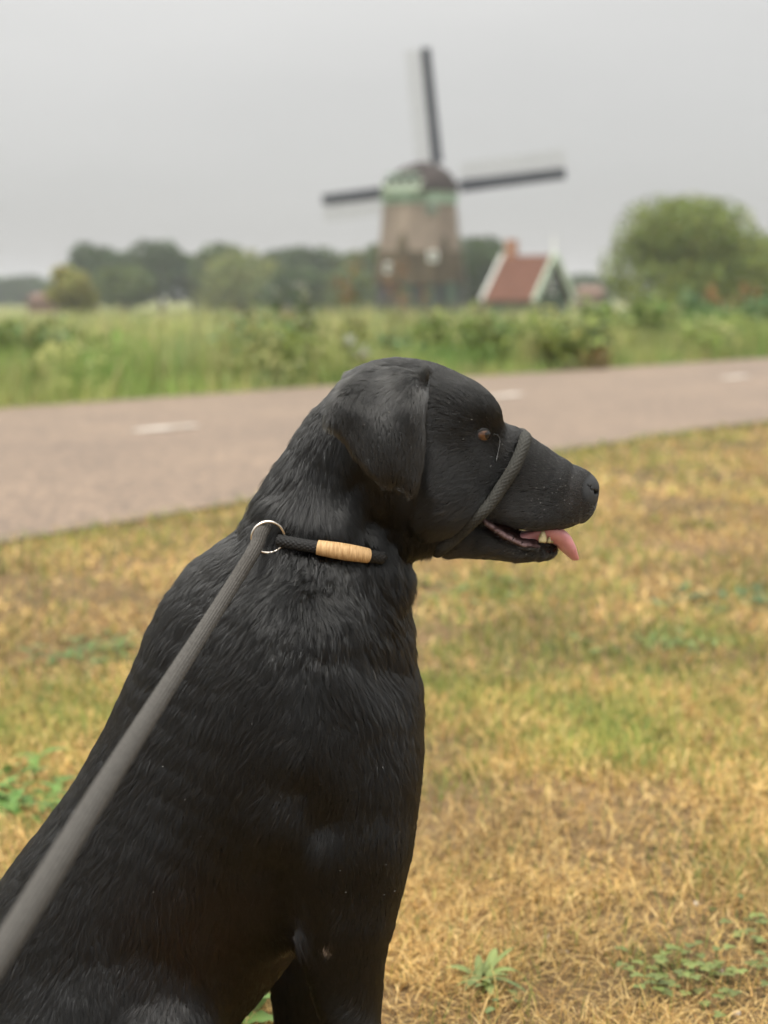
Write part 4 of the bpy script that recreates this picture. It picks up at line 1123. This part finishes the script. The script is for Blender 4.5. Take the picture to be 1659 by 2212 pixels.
M_steel, _n, _l, _b = new_mat('nickel'); _b.inputs['Metallic'].default_value = 1; _b.inputs['Base Color'].default_value = (0.72, 0.66, 0.58, 1); _b.inputs['Roughness'].default_value = 0.22

ring_s, ring_n = hit(582, 1156)
RING_C = ring_s + np.array((0, -0.013, 0))
lead = empty('dog_lead', (RING_C[0]-0.2, RING_C[1]-0.3, 0.0))
tag(lead, 'grey rope leash with metal ring, black braided collar and nose loop worn by the dog', 'leash')

CP, CT = loop_around(702, 1184, 9.0, 160, off=0.004)
CP2, _ = loop_around(702, 1184, 9.0, 160, off=-0.0035)
def pj(p):
    d = p - np.array((0, 0, CAM_H)); f = d[..., 1]*_c - d[..., 2]*_s; up = d[..., 1]*_s + d[..., 2]*_c
    return np.stack([829.5 + d[..., 0]/f*FPX, 1106 - up/f*FPX], -1)
uvC = pj(CP)
near = [i for i in range(160) if 0.02 < CT[i] < math.pi-0.02]
# the point of the near side closest to the ring
i0 = min(near, key=lambda i: abs(uvC[i][0]-606))
order = list(range(i0, -1, -1)) + list(range(159, i0+10, -1))       # forward along the near side, round the far side, back to the ring
loop_pts = CP[order].copy()
start = RING_C + np.array((0.0085, 0.002, -0.003))
near_part = np.vstack([start, loop_pts[6:]]); deep_part = np.vstack([start, CP2[order][6:]])
thick_end = max(k for k in range(2, len(near_part)) if k < 70 and pj(near_part[k])[0] < 829 and near_part[k][1] < Y0)
thick = near_part[:thick_end+1] + np.array((0, -0.0045, 0.0))*np.linspace(0.3, 1, thick_end+1)[:, None]
thick[0] = start
rope('collar_end', thick, 0.0056, M_rope, lead, strands=10, pitch=0.010)
whip = np.array([p for p in resample(thick, 120) if 684 < pj(p)[0] < 796])
_s = np.linspace(0, 1, len(whip))
rope('whipping', whip, 0.0066+0.0009*np.sin(np.pi*_s), M_wrap, lead, na=28, strands=1, pitch=0.004, amp=0.02)
_s = math.sin(PITCH)
tail_pts = np.vstack([near_part[thick_end-2:thick_end+1] + np.array((0, 0.001, 0)), deep_part[thick_end+3:], RING_C + np.array((-0.008, 0.016, 0.008))])
rope('collar_loop', tail_pts, 0.0046, M_rope, lead, strands=8, pitch=0.010)
a = np.linspace(0, 2*np.pi, 64, endpoint=False)
ringp = np.stack([RING_C[0] + 0.0141*np.cos(a), RING_C[1] + 0.003*np.cos(a+0.6), RING_C[2] + 0.0141*np.sin(a)], 1)
v, f = tube_geo(ringp, 0.0015, 12, closed=True)
mesh_obj('ring', v, f, M_steel, lead, smooth=True)
l0 = RING_C + np.array((-0.003, 0.008, 0.009))
l1 = RING_C + np.array((-0.0065, -0.005, 0.0035))
l2 = P(545, 1195, RING_C[1]-0.022); l3 = P(470, 1315, RING_C[1]-0.085)
l5 = P(-60, 2150, 0.72); lm = P(262, 1640, 0.985)
leash_pts = np.array([l0, l1, l2, l3, lm, l5, l5 + (l5-lm)*0.55 + np.array((0, 0, 0.02))])
rope('leash', leash_pts, [0.0060, 0.0062, 0.0066, 0.0070, 0.0074, 0.0070, 0.0070], M_leash, lead, na=72, strands=18, pitch=0.006, amp=0.14, ribs=True)
# nose loop: over the bridge, down behind the corner of the mouth, under the jaw
hp, hn, _ = hits([(1130,956),(1120,985),(1104,1018),(1082,1048),(1057,1082),(1030,1110),(988,1153),(958,1180)])
hp = hp + hn*np.array([.0036,.0034,.0034,.0034,.0030,.0026,.0016,.0012])[:, None]
top = P(1133, 944, Y0); bot = P(944, 1190, Y0)
hm = hp.copy(); hm[:, 1] = 2*Y0-hm[:, 1]
HP = np.vstack([top[None], hp, bot[None], hm[::-1]])
rope('nose_loop', HP, 0.0058, M_halter, lead, strands=10, pitch=0.009, closed=True, na=60)
ROPES = [(resample(thick, 60), 0.0064), (resample(np.vstack([HP, HP[:1]]), 140), 0.0052), (whip, 0.0078)]

# ------------------------------------------------------------------ eyes, tongue, teeth
EYE_R = 0.0100
EYE_P, EYE_N = hit(1046.5, 940)
def eye_parts(sgn):
    c = EYE_P - EYE_N*(EYE_R-0.0024)
    if sgn > 0: c = np.array((c[0], 2*Y0-c[1], c[2]))
    gaze = np.array((0.70, sgn*0.72, 0.02)); gaze /= np.linalg.norm(gaze)
    out = np.array((EYE_N[0], -sgn*EYE_N[1], EYE_N[2]+0.03)); out /= np.linalg.norm(out)
    V, F, C = [], [], []
    nu, nv = 40, 28
    for i in range(nv+1):
        for j in range(nu):
            th = math.pi*i/nv; ph = 2*math.pi*j/nu
            n = np.array((math.sin(th)*math.cos(ph), math.sin(th)*math.sin(ph), math.cos(th)))
            V.append(c + n*EYE_R)
            g = math.degrees(math.acos(np.clip(np.dot(n, gaze), -1, 1)))
            if g < 24: col = (0.004, 0.003, 0.003)
            elif g < 50: col = np.array((0.085, 0.036, 0.014))*(0.65+0.5*random.random())*(1 if g < 45 else .5)
            else: col = (0.05, 0.028, 0.022)
            C.append(col)
    for i in range(nv):
        for j in range(nu):
            F.append((i*nu+j, (i+1)*nu+j, (i+1)*nu+(j+1) % nu, i*nu+(j+1) % nu))
    eye = mesh_obj('eye', V, F, M_eye, dog, smooth=True, cols=np.array(C))
    # lids: a shell with an almond opening
    e1 = np.cross(np.array((0, 0, 1.0)), out); e1 /= np.linalg.norm(e1)
    if e1[0] < 0: e1 = -e1
    e2 = np.cross(out, e1)
    if e2[2] < 0: e2 = -e2
    V, F = [], []; na, nr = 48, 9
    for j in range(na):
        ph = 2*math.pi*j/na
        a_, b_ = math.radians(44), math.radians(23 if math.sin(ph) > 0 else 28)
        rho0 = 1/math.sqrt((math.cos(ph)/a_)**2 + (math.sin(ph)/b_)**2)
        for i in range(nr):
            s = i/(nr-1); rho = rho0 + (math.radians(100)-rho0)*s
            R = EYE_R*(1.05 + 0.06*math.sin(math.pi*min(1, s*3.0))**0.7*(1-s) - 0.25*s)
            if i == 0: R = EYE_R*1.0
            d = out*math.cos(rho) + (e1*math.cos(ph) + e2*math.sin(ph))*math.sin(rho)
            V.append(c + d*R)
    for j in range(na):
        for i in range(nr-1):
            j2 = (j+1) % na
            F.append((j*nr+i, j2*nr+i, j2*nr+i+1, j*nr+i+1))
    mesh_obj('eyelid', V, F, M_lid, eye, smooth=True)
M_eye = tint_mat('eye', rough=0.06, spec=0.6)
M_lid = noise_mat('eyelid', (0.006, 0.0055, 0.005), (0.010, 0.009, 0.008), 400, 0.6)
eye_parts(-1); eye_parts(1)
M_tear = noise_mat('tear_streak', (0.035, 0.035, 0.034), (0.10, 0.102, 0.10), 600, 0.25)
tp, tn, _ = hits([(1064,938.5),(1069,938),(1074,940),(1078,948),(1078,960),(1075,975),(1072,990),(1071,997)])
v, f = tube_geo(resample(tp + tn*0.0009, 40), np.interp(np.linspace(0, 1, 40), [0, .3, .8, .93, 1], [.0001, .0003, .00025, .0006, .0004]), 6)
mesh_obj('tear_streak', v, f, M_tear, dog, smooth=True)

def loft(name, secs, mat, parent, n=20):
    """secs: (u, v, dy, radius along the picture normal, depth radius, twist)"""
    C = np.array([P(s[0], s[1], Y0+s[2]) for s in secs]); R = np.array([[s[3]*PX, s[4]*PX, s[5]] for s in secs])
    m = 8*len(secs); Cr = resample(C, m); tt = np.linspace(0, len(secs)-1, m)
    Rr = np.stack([np.interp(tt, range(len(secs)), R[:, k]) for k in range(3)], 1)
    T, _, _ = frames(Cr); V = []
    for i in range(m):
        nrm = np.cross(T[i], (0, 1.0, 0)); nrm /= np.linalg.norm(nrm); dpt = np.cross(nrm, T[i])
        tw = math.radians(Rr[i, 2]); nn = nrm*math.cos(tw)+dpt*math.sin(tw); dd = -nrm*math.sin(tw)+dpt*math.cos(tw)
        for j in range(n):
            a = 2*math.pi*j/n
            ca, sa = math.cos(a), math.sin(a)
            V.append(Cr[i] + nn*Rr[i, 0]*(abs(ca)**0.8*np.sign(ca) - 0.35*(1-abs(sa))*0.6) + dd*Rr[i, 1]*sa)
    F = [(i*n+j, i*n+(j+1) % n, (i+1)*n+(j+1) % n, (i+1)*n+j) for i in range(m-1) for j in range(n)]
    F += [tuple(range(n))[::-1], tuple((m-1)*n+j for j in range(n))]
    return mesh_obj(name, V, F, mat, parent, smooth=True)
M_tongue, _n, _l, _b = new_mat('tongue')
_t = _n.new('ShaderNodeTexCoord'); _z = _n.new('ShaderNodeTexNoise'); _z.inputs['Scale'].default_value = 160
_l.new(_t.outputs['Object'], _z.inputs['Vector'])
_r = _n.new('ShaderNodeValToRGB'); _r.color_ramp.elements[0].color = (0.60, 0.24, 0.26, 1); _r.color_ramp.elements[1].color = (0.75, 0.40, 0.41, 1)
_l.new(_z.outputs[0], _r.inputs[0]); _l.new(_r.outputs[0], _b.inputs['Base Color'])
_b.inputs['Roughness'].default_value = 0.38; _b.inputs['Subsurface Weight'].default_value = 0.25; _b.inputs['Subsurface Radius'].default_value = (0.006, 0.002, 0.0015)
_b.inputs['Subsurface Scale'].default_value = 0.6
_z2 = _n.new('ShaderNodeTexNoise'); _z2.inputs['Scale'].default_value = 1100; _l.new(_t.outputs['Object'], _z2.inputs['Vector'])
_bp = _n.new('ShaderNodeBump'); _bp.inputs['Strength'].default_value = 0.35; _bp.inputs['Distance'].default_value = 0.0006
_l.new(_z2.outputs[0], _bp.inputs['Height']); _l.new(_bp.outputs[0], _b.inputs['Normal'])
loft('tongue', [(1090,1160,0,8,40,0),(1150,1157,-0.002,13,44,0),(1185,1154,-0.006,15,40,10),(1210,1163,-0.008,18,40,22),(1226,1182,-0.008,15,35,28),(1237,1199,-0.007,10,26,30),(1243,1208,-0.006,4,12,30)], M_tongue, dog)
M_tooth = noise_mat('tooth', (0.36, 0.29, 0.13), (0.52, 0.45, 0.26), 300, 0.35, spec=0.5)
for sg in (-1, 1):
    for (u, v0, v1, r, dy) in ((1171.5, 1172, 1146, 9.0, 0.028), (1185, 1173, 1159, 5, 0.022), (1192, 1173, 1162, 3.4, 0.014)):
        pts = np.array([P(u + k*2.0, v0+(v1-v0)*k, Y0+sg*(dy - 0.001*k)) for k in np.linspace(0, 1, 7)])
        rr_ = r*PX*np.array([0.9, 1.0, 1.0, 0.92, 0.78, 0.55, 0.22])
        v, f = tube_geo(pts, rr_, 10); mesh_obj('tooth', v, f, M_tooth, dog, smooth=True)

# ------------------------------------------------------------------ coat of short hair
# guides: where, which way it lies in the picture, length in mm, how far it stands off
GUIDES = [
 (1268,1070,-1,-.1,1.0,.1),(1255,1030,-1,-.3,1.0,.1),(1250,1095,-1,.1,1.4,.15),(1240,1045,-1,-.2,1.6,.12),
 (1250,1060,-1,-.2,2.2,.15),(1220,1050,-1,-.1,3,.18),(1180,1080,-1,.1,4,.18),(1150,1000,-1,-.35,4,.15),(1100,1060,-1,.15,5,.16),(1100,950,-.8,-.6,4,.16),(1200,1125,-1,.3,4,.25),
 (1060,890,-.5,-.8,5,.18),(1010,850,-.8,-.7,6,.16),(950,810,-1,-.35,7,.15),(1000,930,-1,-.1,6,.18),(1040,985,-.9,.4,6,.18),(980,1010,-.9,.5,8,.2),(990,1080,-.95,.35,10,.22),(930,1110,-.8,.7,14,.3),
 (1100,1190,-1,.15,5,.25),(1020,1180,-1,.15,8,.25),(1165,1195,-.9,.5,3.5,.3),
 (880,830,-.2,1,8,.16),(830,800,-.9,.45,9,.2),(760,820,-.6,.85,9,.25),(720,870,.1,1,7,.2),(770,900,.15,1,6,.15),(850,900,.1,1,6,.17),(800,980,.25,1,5.5,.16),(880,1000,.05,1,5.5,.16),(870,1070,.05,1,5,.18),
 (690,880,-.5,1,14,.35),(640,960,-.4,1,16,.25),(680,1000,-.15,1,20,.22),(600,1040,-.35,1,20,.25),(660,1090,-.05,1,24,.22),(720,1080,.1,1,24,.22),(560,1090,-.6,.6,22,.35),(600,1120,-.55,.8,20,.22),(680,1140,-.1,1,15,.18),(740,1150,.15,1,15,.2),
 (800,1120,.2,1,18,.3),(850,1150,.3,1,20,.35),(900,1200,-.2,1,18,.4),
 (480,1180,-.7,.7,19,.25),(560,1220,-.5,.9,19,.22),(650,1250,-.35,1,22,.42),(750,1260,.15,1,24,.6),(850,1260,.2,1,22,.6),(620,1330,-.3,1,22,.4),(720,1330,0,1,24,.6),(820,1330,.25,1,24,.6),(890,1300,.2,1,16,.3),
 (440,1280,-.6,.85,18,.22),(500,1400,-.5,.9,17,.15),(620,1430,-.4,.95,18,.15),(750,1420,.4,.9,18,.18),(850,1440,.4,.9,20,.24),(890,1480,.15,1,16,.25),
 (400,1400,-.55,.85,16,.13),(300,1500,-.52,.85,15,.12),(450,1600,-.38,.95,16,.12),(600,1600,-.25,1,16,.12),(750,1600,.1,1,16,.14),(860,1600,.15,1,15,.2),
 (250,1700,-.5,.87,16,.12),(400,1750,-.35,.95,17,.12),(550,1750,-.2,1,17,.12),(680,1740,-.1,1,15,.14),(800,1750,0,1,12,.14),(880,1780,-.1,1,10,.2),
 (120,1850,-.5,.87,17,.13),(300,1900,-.3,1,18,.13),(480,1900,-.1,1,18,.14),(590,1900,.1,1,22,.2),(620,1960,.6,.8,26,.3),(720,1900,-.05,1,14,.15),(820,1900,-.1,1,10,.16),
 (60,2000,-.45,.9,18,.14),(250,2080,-.1,1,18,.15),(420,2050,.1,1,19,.16),(540,2060,.1,1,20,.2),(500,2150,.2,1,14,.25),
 (100,2180,-.2,1,16,.14),(300,2200,0,1,15,.15),(700,1990,0,1,14,.2),(650,2035,-.4,.9,12,.16),(680,2060,-.7,.7,12,.2),(740,2040,-.1,1,12,.15),(740,2130,-.75,.65,9,.14),(790,2050,-.2,1,9,.14),(760,2200,-.7,.7,7,.14),(640,2180,0,1,12,.2),
 (800,2500,.5,.9,6,.15),(200,2400,.3,1,14,.15),(0,2300,-.4,.9,16,.15),(-400,2540,-1,.1,20,.3)]
def build_fur(N_near, N_far):
    tri = []
    for q in DF:
        for k in range(1, len(q)-1): tri.append((q[0], q[k], q[k+1]))
    tri = np.array(tri); A, B, C = DV[tri[:, 0]], DV[tri[:, 1]], DV[tri[:, 2]]
    cr_ = np.cross(B-A, C-A); area = np.linalg.norm(cr_, axis=1)/2
    VN = np.zeros_like(DV)
    for k in range(3): np.add.at(VN, tri[:, k], cr_)
    VN /= np.maximum(np.linalg.norm(VN, axis=1, keepdims=True), 1e-12)
    cen = (A+B+C)/3; uv = pj(cen)
    fn = cr_/np.maximum(np.linalg.norm(cr_, axis=1, keepdims=True), 1e-12)
    seen = (uv[:, 0] > -60) & (uv[:, 1] < 2270) & (fn[:, 1] < 0.25)
    head = (uv[:, 0] > 690) & (uv[:, 1] < 1230) & (uv[:, 1] > 700)
    w1 = area*seen*np.where(head, 1.5, 1.0); w2 = area*(~seen)
    idx = np.r_[rng.choice(len(tri), N_near, p=w1/w1.sum()), rng.choice(len(tri), N_far, p=w2/w2.sum())]
    n = len(idx); r1, r2 = rng.random(n), rng.random(n); fl = r1+r2 > 1; r1[fl] = 1-r1[fl]; r2[fl] = 1-r2[fl]
    p = A[idx] + (B-A)[idx]*r1[:, None] + (C-A)[idx]*r2[:, None]
    nrm = VN[tri[idx, 0]]*(1-r1-r2)[:, None] + VN[tri[idx, 1]]*r1[:, None] + VN[tri[idx, 2]]*r2[:, None]
    nrm /= np.linalg.norm(nrm, axis=1, keepdims=True)
    g = np.array(GUIDES, float); gx = np.array([q2(a, b, -0.05) for a, b in g[:, :2]])
    gd = np.stack([g[:, 2], -g[:, 3]], 1); gd /= np.linalg.norm(gd, axis=1, keepdims=True)
    field = np.concatenate([gd, g[:, 4:6]], 1)
    F = np.zeros((n, 4))
    for i in range(0, n, 40000):
        s = slice(i, i+40000)
        d2 = (p[s, 0:1]-gx[None, :, 0])**2 + (p[s, 2:3]-gx[None, :, 1])**2
        w = 1/(d2 + 1e-4)**1.7
        F[s] = (w[:, :, None]*field[None]).sum(1)/w.sum(1)[:, None]
    # keep leather, lips, eyes bare
    X, Y, Z = p.T; keep = np.ones(n, bool)
    nx, nz = q2(1281, 1052); keep &= np.hypot(X-nx, Z-nz) > 0.0128
    lip = col_in([(1040,1114),(1067,1127),(1110,1141),(1160,1150),(1215,1141),(1215,1174),(1160,1183),(1120,1180),(1085,1165),(1055,1145)], X, Z, -0.034)
    keep &= (lip > 0.0005) | (rng.random(n) < 0.02)
    ex, ez = q2(1046.5, 940, -0.055)
    keep &= ~((np.hypot((X-ex)/1.4, Z-ez) < 0.0050) & (np.abs(np.abs(Y-Y0)-0.055) < 0.03))
    bx, bz = q2(704, 2052, -0.12)
    keep &= ~((np.hypot((X-bx)/0.0075, (Z-bz)/0.006) < 1) & (Y < Y0-0.05) & (rng.random(n) < 0.92))
    keep &= (nrm[:, 2] > -0.95) | (Z > 0.02)
    p, nrm, F = p[keep], nrm[keep], F[keep]; n = len(p)
    # locks: hairs lean together towards the tip
    nc = 85000
    ci = rng.choice(n, nc, replace=False); kd = kdtree.KDTree(nc)
    for i, q in enumerate(p[ci]): kd.insert(q, i)
    kd.balance()
    near_c = np.fromiter((kd.find(q)[1] for q in p), dtype=np.int64, count=n)
    ja = rng.normal(0, 0.13, nc)[near_c]; jl = (0.6+0.8*rng.random(nc))[near_c]; lockc = (0.4+1.4*rng.random(nc))[near_c]
    # lie of the coat, disturbed by slow noise
    d = np.stack([F[:, 0], np.zeros(n), F[:, 1]], 1)
    a = (fbm2(p[:, 0]*38+7, p[:, 2]*38+p[:, 1]*25, 21, 3)-0.5)*0.9*np.clip(F[:, 2]/16, .35, 1.4) + rng.normal(0, 0.10, n) + ja*np.clip(F[:, 2]/14, .25, 1)
    ca, sa = np.cos(a), np.sin(a)
    d = np.stack([d[:, 0]*ca - d[:, 2]*sa, rng.normal(0, 0.10, n), d[:, 0]*sa + d[:, 2]*ca], 1)
    t = d - nrm*(d*nrm).sum(1, keepdims=True)
    t /= np.maximum(np.linalg.norm(t, axis=1, keepdims=True), 1e-6)
    L = F[:, 2]*np.where(F[:, 2] < 10, 1.25, 1.0)*1e-3*(0.7+0.6*rng.random(n))
    lift = F[:, 3]*(0.55+0.9*rng.random(n))*jl*(0.7+0.6*fbm2(p[:, 0]*55, p[:, 2]*55+p[:, 1]*30, 5, 2))
    K = 5; S = np.linspace(0, 1, K)
    pts = np.empty((n, K, 3))
    for k, s in enumerate(S):
        pts[:, k] = p + t*(L*s)[:, None] + nrm*(L*lift*(s*1.25-s*s*0.85))[:, None]
    tipc = pts[ci[near_c], :, :]; amt = np.clip(F[:, 2]/18, 0.35, 0.9)*(0.5+0.5*rng.random(n))
    for k, s in enumerate(S):
        pts[:, k] += (tipc[:, k]-pts[:, k])*(amt*s**1.2*0.9)[:, None]
    # hair is pressed down by the ropes
    bad = np.zeros(n, bool)
    sub = pts.reshape(-1, 3)
    for line, rr in ROPES:
        lo, hi = line.min(0)-0.02, line.max(0)+0.02
        cand = np.where(((sub > lo) & (sub < hi)).all(1))[0]
        for i in range(0, len(cand), 20000):
            c = cand[i:i+20000]
            dd = np.sqrt(((sub[c][:, None, :]-line[None])**2).sum(2)).min(1)
            bad[c[dd < rr]//K] = True
    bad &= rng.random(n) < 0.985
    # nothing grows through the ear or the eyelid from below
    pts, p, F, lockc = pts[~bad], p[~bad], F[~bad], lockc[~bad]; n = len(p)
    cu = bpy.data.hair_curves.new('coat')
    cu.add_curves([K]*n)
    cu.attributes['position'].data.foreach_set('vector', pts.astype(np.float32).ravel())
    ra = cu.attributes.get('radius') or cu.attributes.new('radius', 'FLOAT', 'POINT')
    base = np.where(F[:, 2] < 7, 0.00013, 0.00015)*(0.8+0.5*rng.random(n))
    ra.data.foreach_set('value', (base[:, None]*np.array([1, 1, .9, .65, .2])[None]).astype(np.float32).ravel())
    ct = cu.attributes.new('tint', 'FLOAT_COLOR', 'CURVE')
    c = np.ones((n, 4)); g_ = 0.4+1.2*rng.random(n)
    g_ = g_*lockc; c[:, :3] = np.array((0.0030, 0.0029, 0.0025))*g_[:, None]
    uvp = pj(p)   # sun-bleached brown hair low on the flank
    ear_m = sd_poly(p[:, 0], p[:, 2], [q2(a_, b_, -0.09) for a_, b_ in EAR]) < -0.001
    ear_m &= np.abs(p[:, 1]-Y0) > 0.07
    c[ear_m, :3] = np.array((0.0115, 0.0110, 0.0098))*(0.8+0.4*rng.random(ear_m.sum()))[:, None]  # ear hair tinted lighter: its velvet sheen is put into the colour
    br = np.exp(-(((uvp[:, 0]-440)/170)**2 + ((uvp[:, 1]-2010)/120)**2))*rng.random(n)*1.2
    c[:, :3] += br[:, None]*np.array((0.011, 0.004, 0.001))
    wh = rng.random(n) < np.where((uvp[:, 0] > 1140) & (uvp[:, 1] < 1230), 0.015, 0.0006)
    c[wh, :3] = (0.16, 0.155, 0.145)
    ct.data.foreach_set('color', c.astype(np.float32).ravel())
    cu.materials.append(M_fur)
    o = bpy.data.objects.new('coat', cu); COL.objects.link(o); o.parent = dog
    o.matrix_parent_inverse = Matrix.Translation(-Vector(dog.location))
    o['kind'] = 'stuff'
    return o
build_fur(400000, 80000)

# ------------------------------------------------------------------ lint and dust on the coat
r_ = np.random.default_rng(77); uvs = []
for (u, v, su, sv, k) in ((1190,1055,45,35,34),(1150,1090,60,30,16),(1000,930,60,60,14),(830,900,70,80,12),(560,1600,260,260,18),(780,1900,60,150,6),(1110,1195,50,10,14),(1070,960,25,40,10)):
    uvs += [(u+su*r_.normal(), v+sv*r_.normal()) for _ in range(k)]
lp, ln, ok = hits(uvs)
uvh = np.array(uvs); ok &= ~((uvh[:, 0] > 1255) | ((uvh[:, 1] > 1110) & (uvh[:, 1] < 1185) & (uvh[:, 0] > 1030)))
V, F = [], []
for q, nn, good in zip(lp, ln, ok):
    if not good: continue
    s_ = 0.00021*(0.6+1.1*r_.random()); c_ = q + nn*(0.0012 + 0.0015*(q[2] < 0.6)); t1 = np.cross(nn, (0.3, 0.2, 0.9)); t1 /= np.linalg.norm(t1); t2 = np.cross(nn, t1)
    a_ = r_.random()*6.28; e1 = (t1*math.cos(a_)+t2*math.sin(a_))*s_*(1+1.2*r_.random()); e2 = (-t1*math.sin(a_)+t2*math.cos(a_))*s_; k = len(V)
    V += [c_+e1, c_+e2, c_-e1, c_-e2, c_+nn*s_, c_-nn*s_]
    F += [(k, k+1, k+4), (k+1, k+2, k+4), (k+2, k+3, k+4), (k+3, k, k+4), (k+1, k, k+5), (k+2, k+1, k+5), (k+3, k+2, k+5), (k, k+3, k+5)]
M_lint = noise_mat('lint', (0.30, 0.29, 0.27), (0.5, 0.49, 0.46), 300, 0.8)
mesh_obj('lint', V, F, M_lint, dog)['kind'] = 'stuff'

# ================================================================== haze: the damp air over the meadows
mb = MB(); mb.box((0, 1760, 5.75), ((1, 0, 0), (0, 1, 0), (0, 0, 1)), (2600, 1880, 8.75))
m = bpy.data.materials.new('damp_air'); m.use_nodes = True
n, l = m.node_tree.nodes, m.node_tree.links
n.remove(n['Principled BSDF'])
pv = n.new('ShaderNodeVolumePrincipled'); pv.inputs['Color'].default_value = (0.93, 0.95, 0.97, 1); pv.inputs['Density'].default_value = 0.0006
l.new(pv.outputs[0], n['Material Output'].inputs['Volume'])
tag(mb.build('haze', m), 'thin damp haze over the meadows', 'haze', kind='stuff')
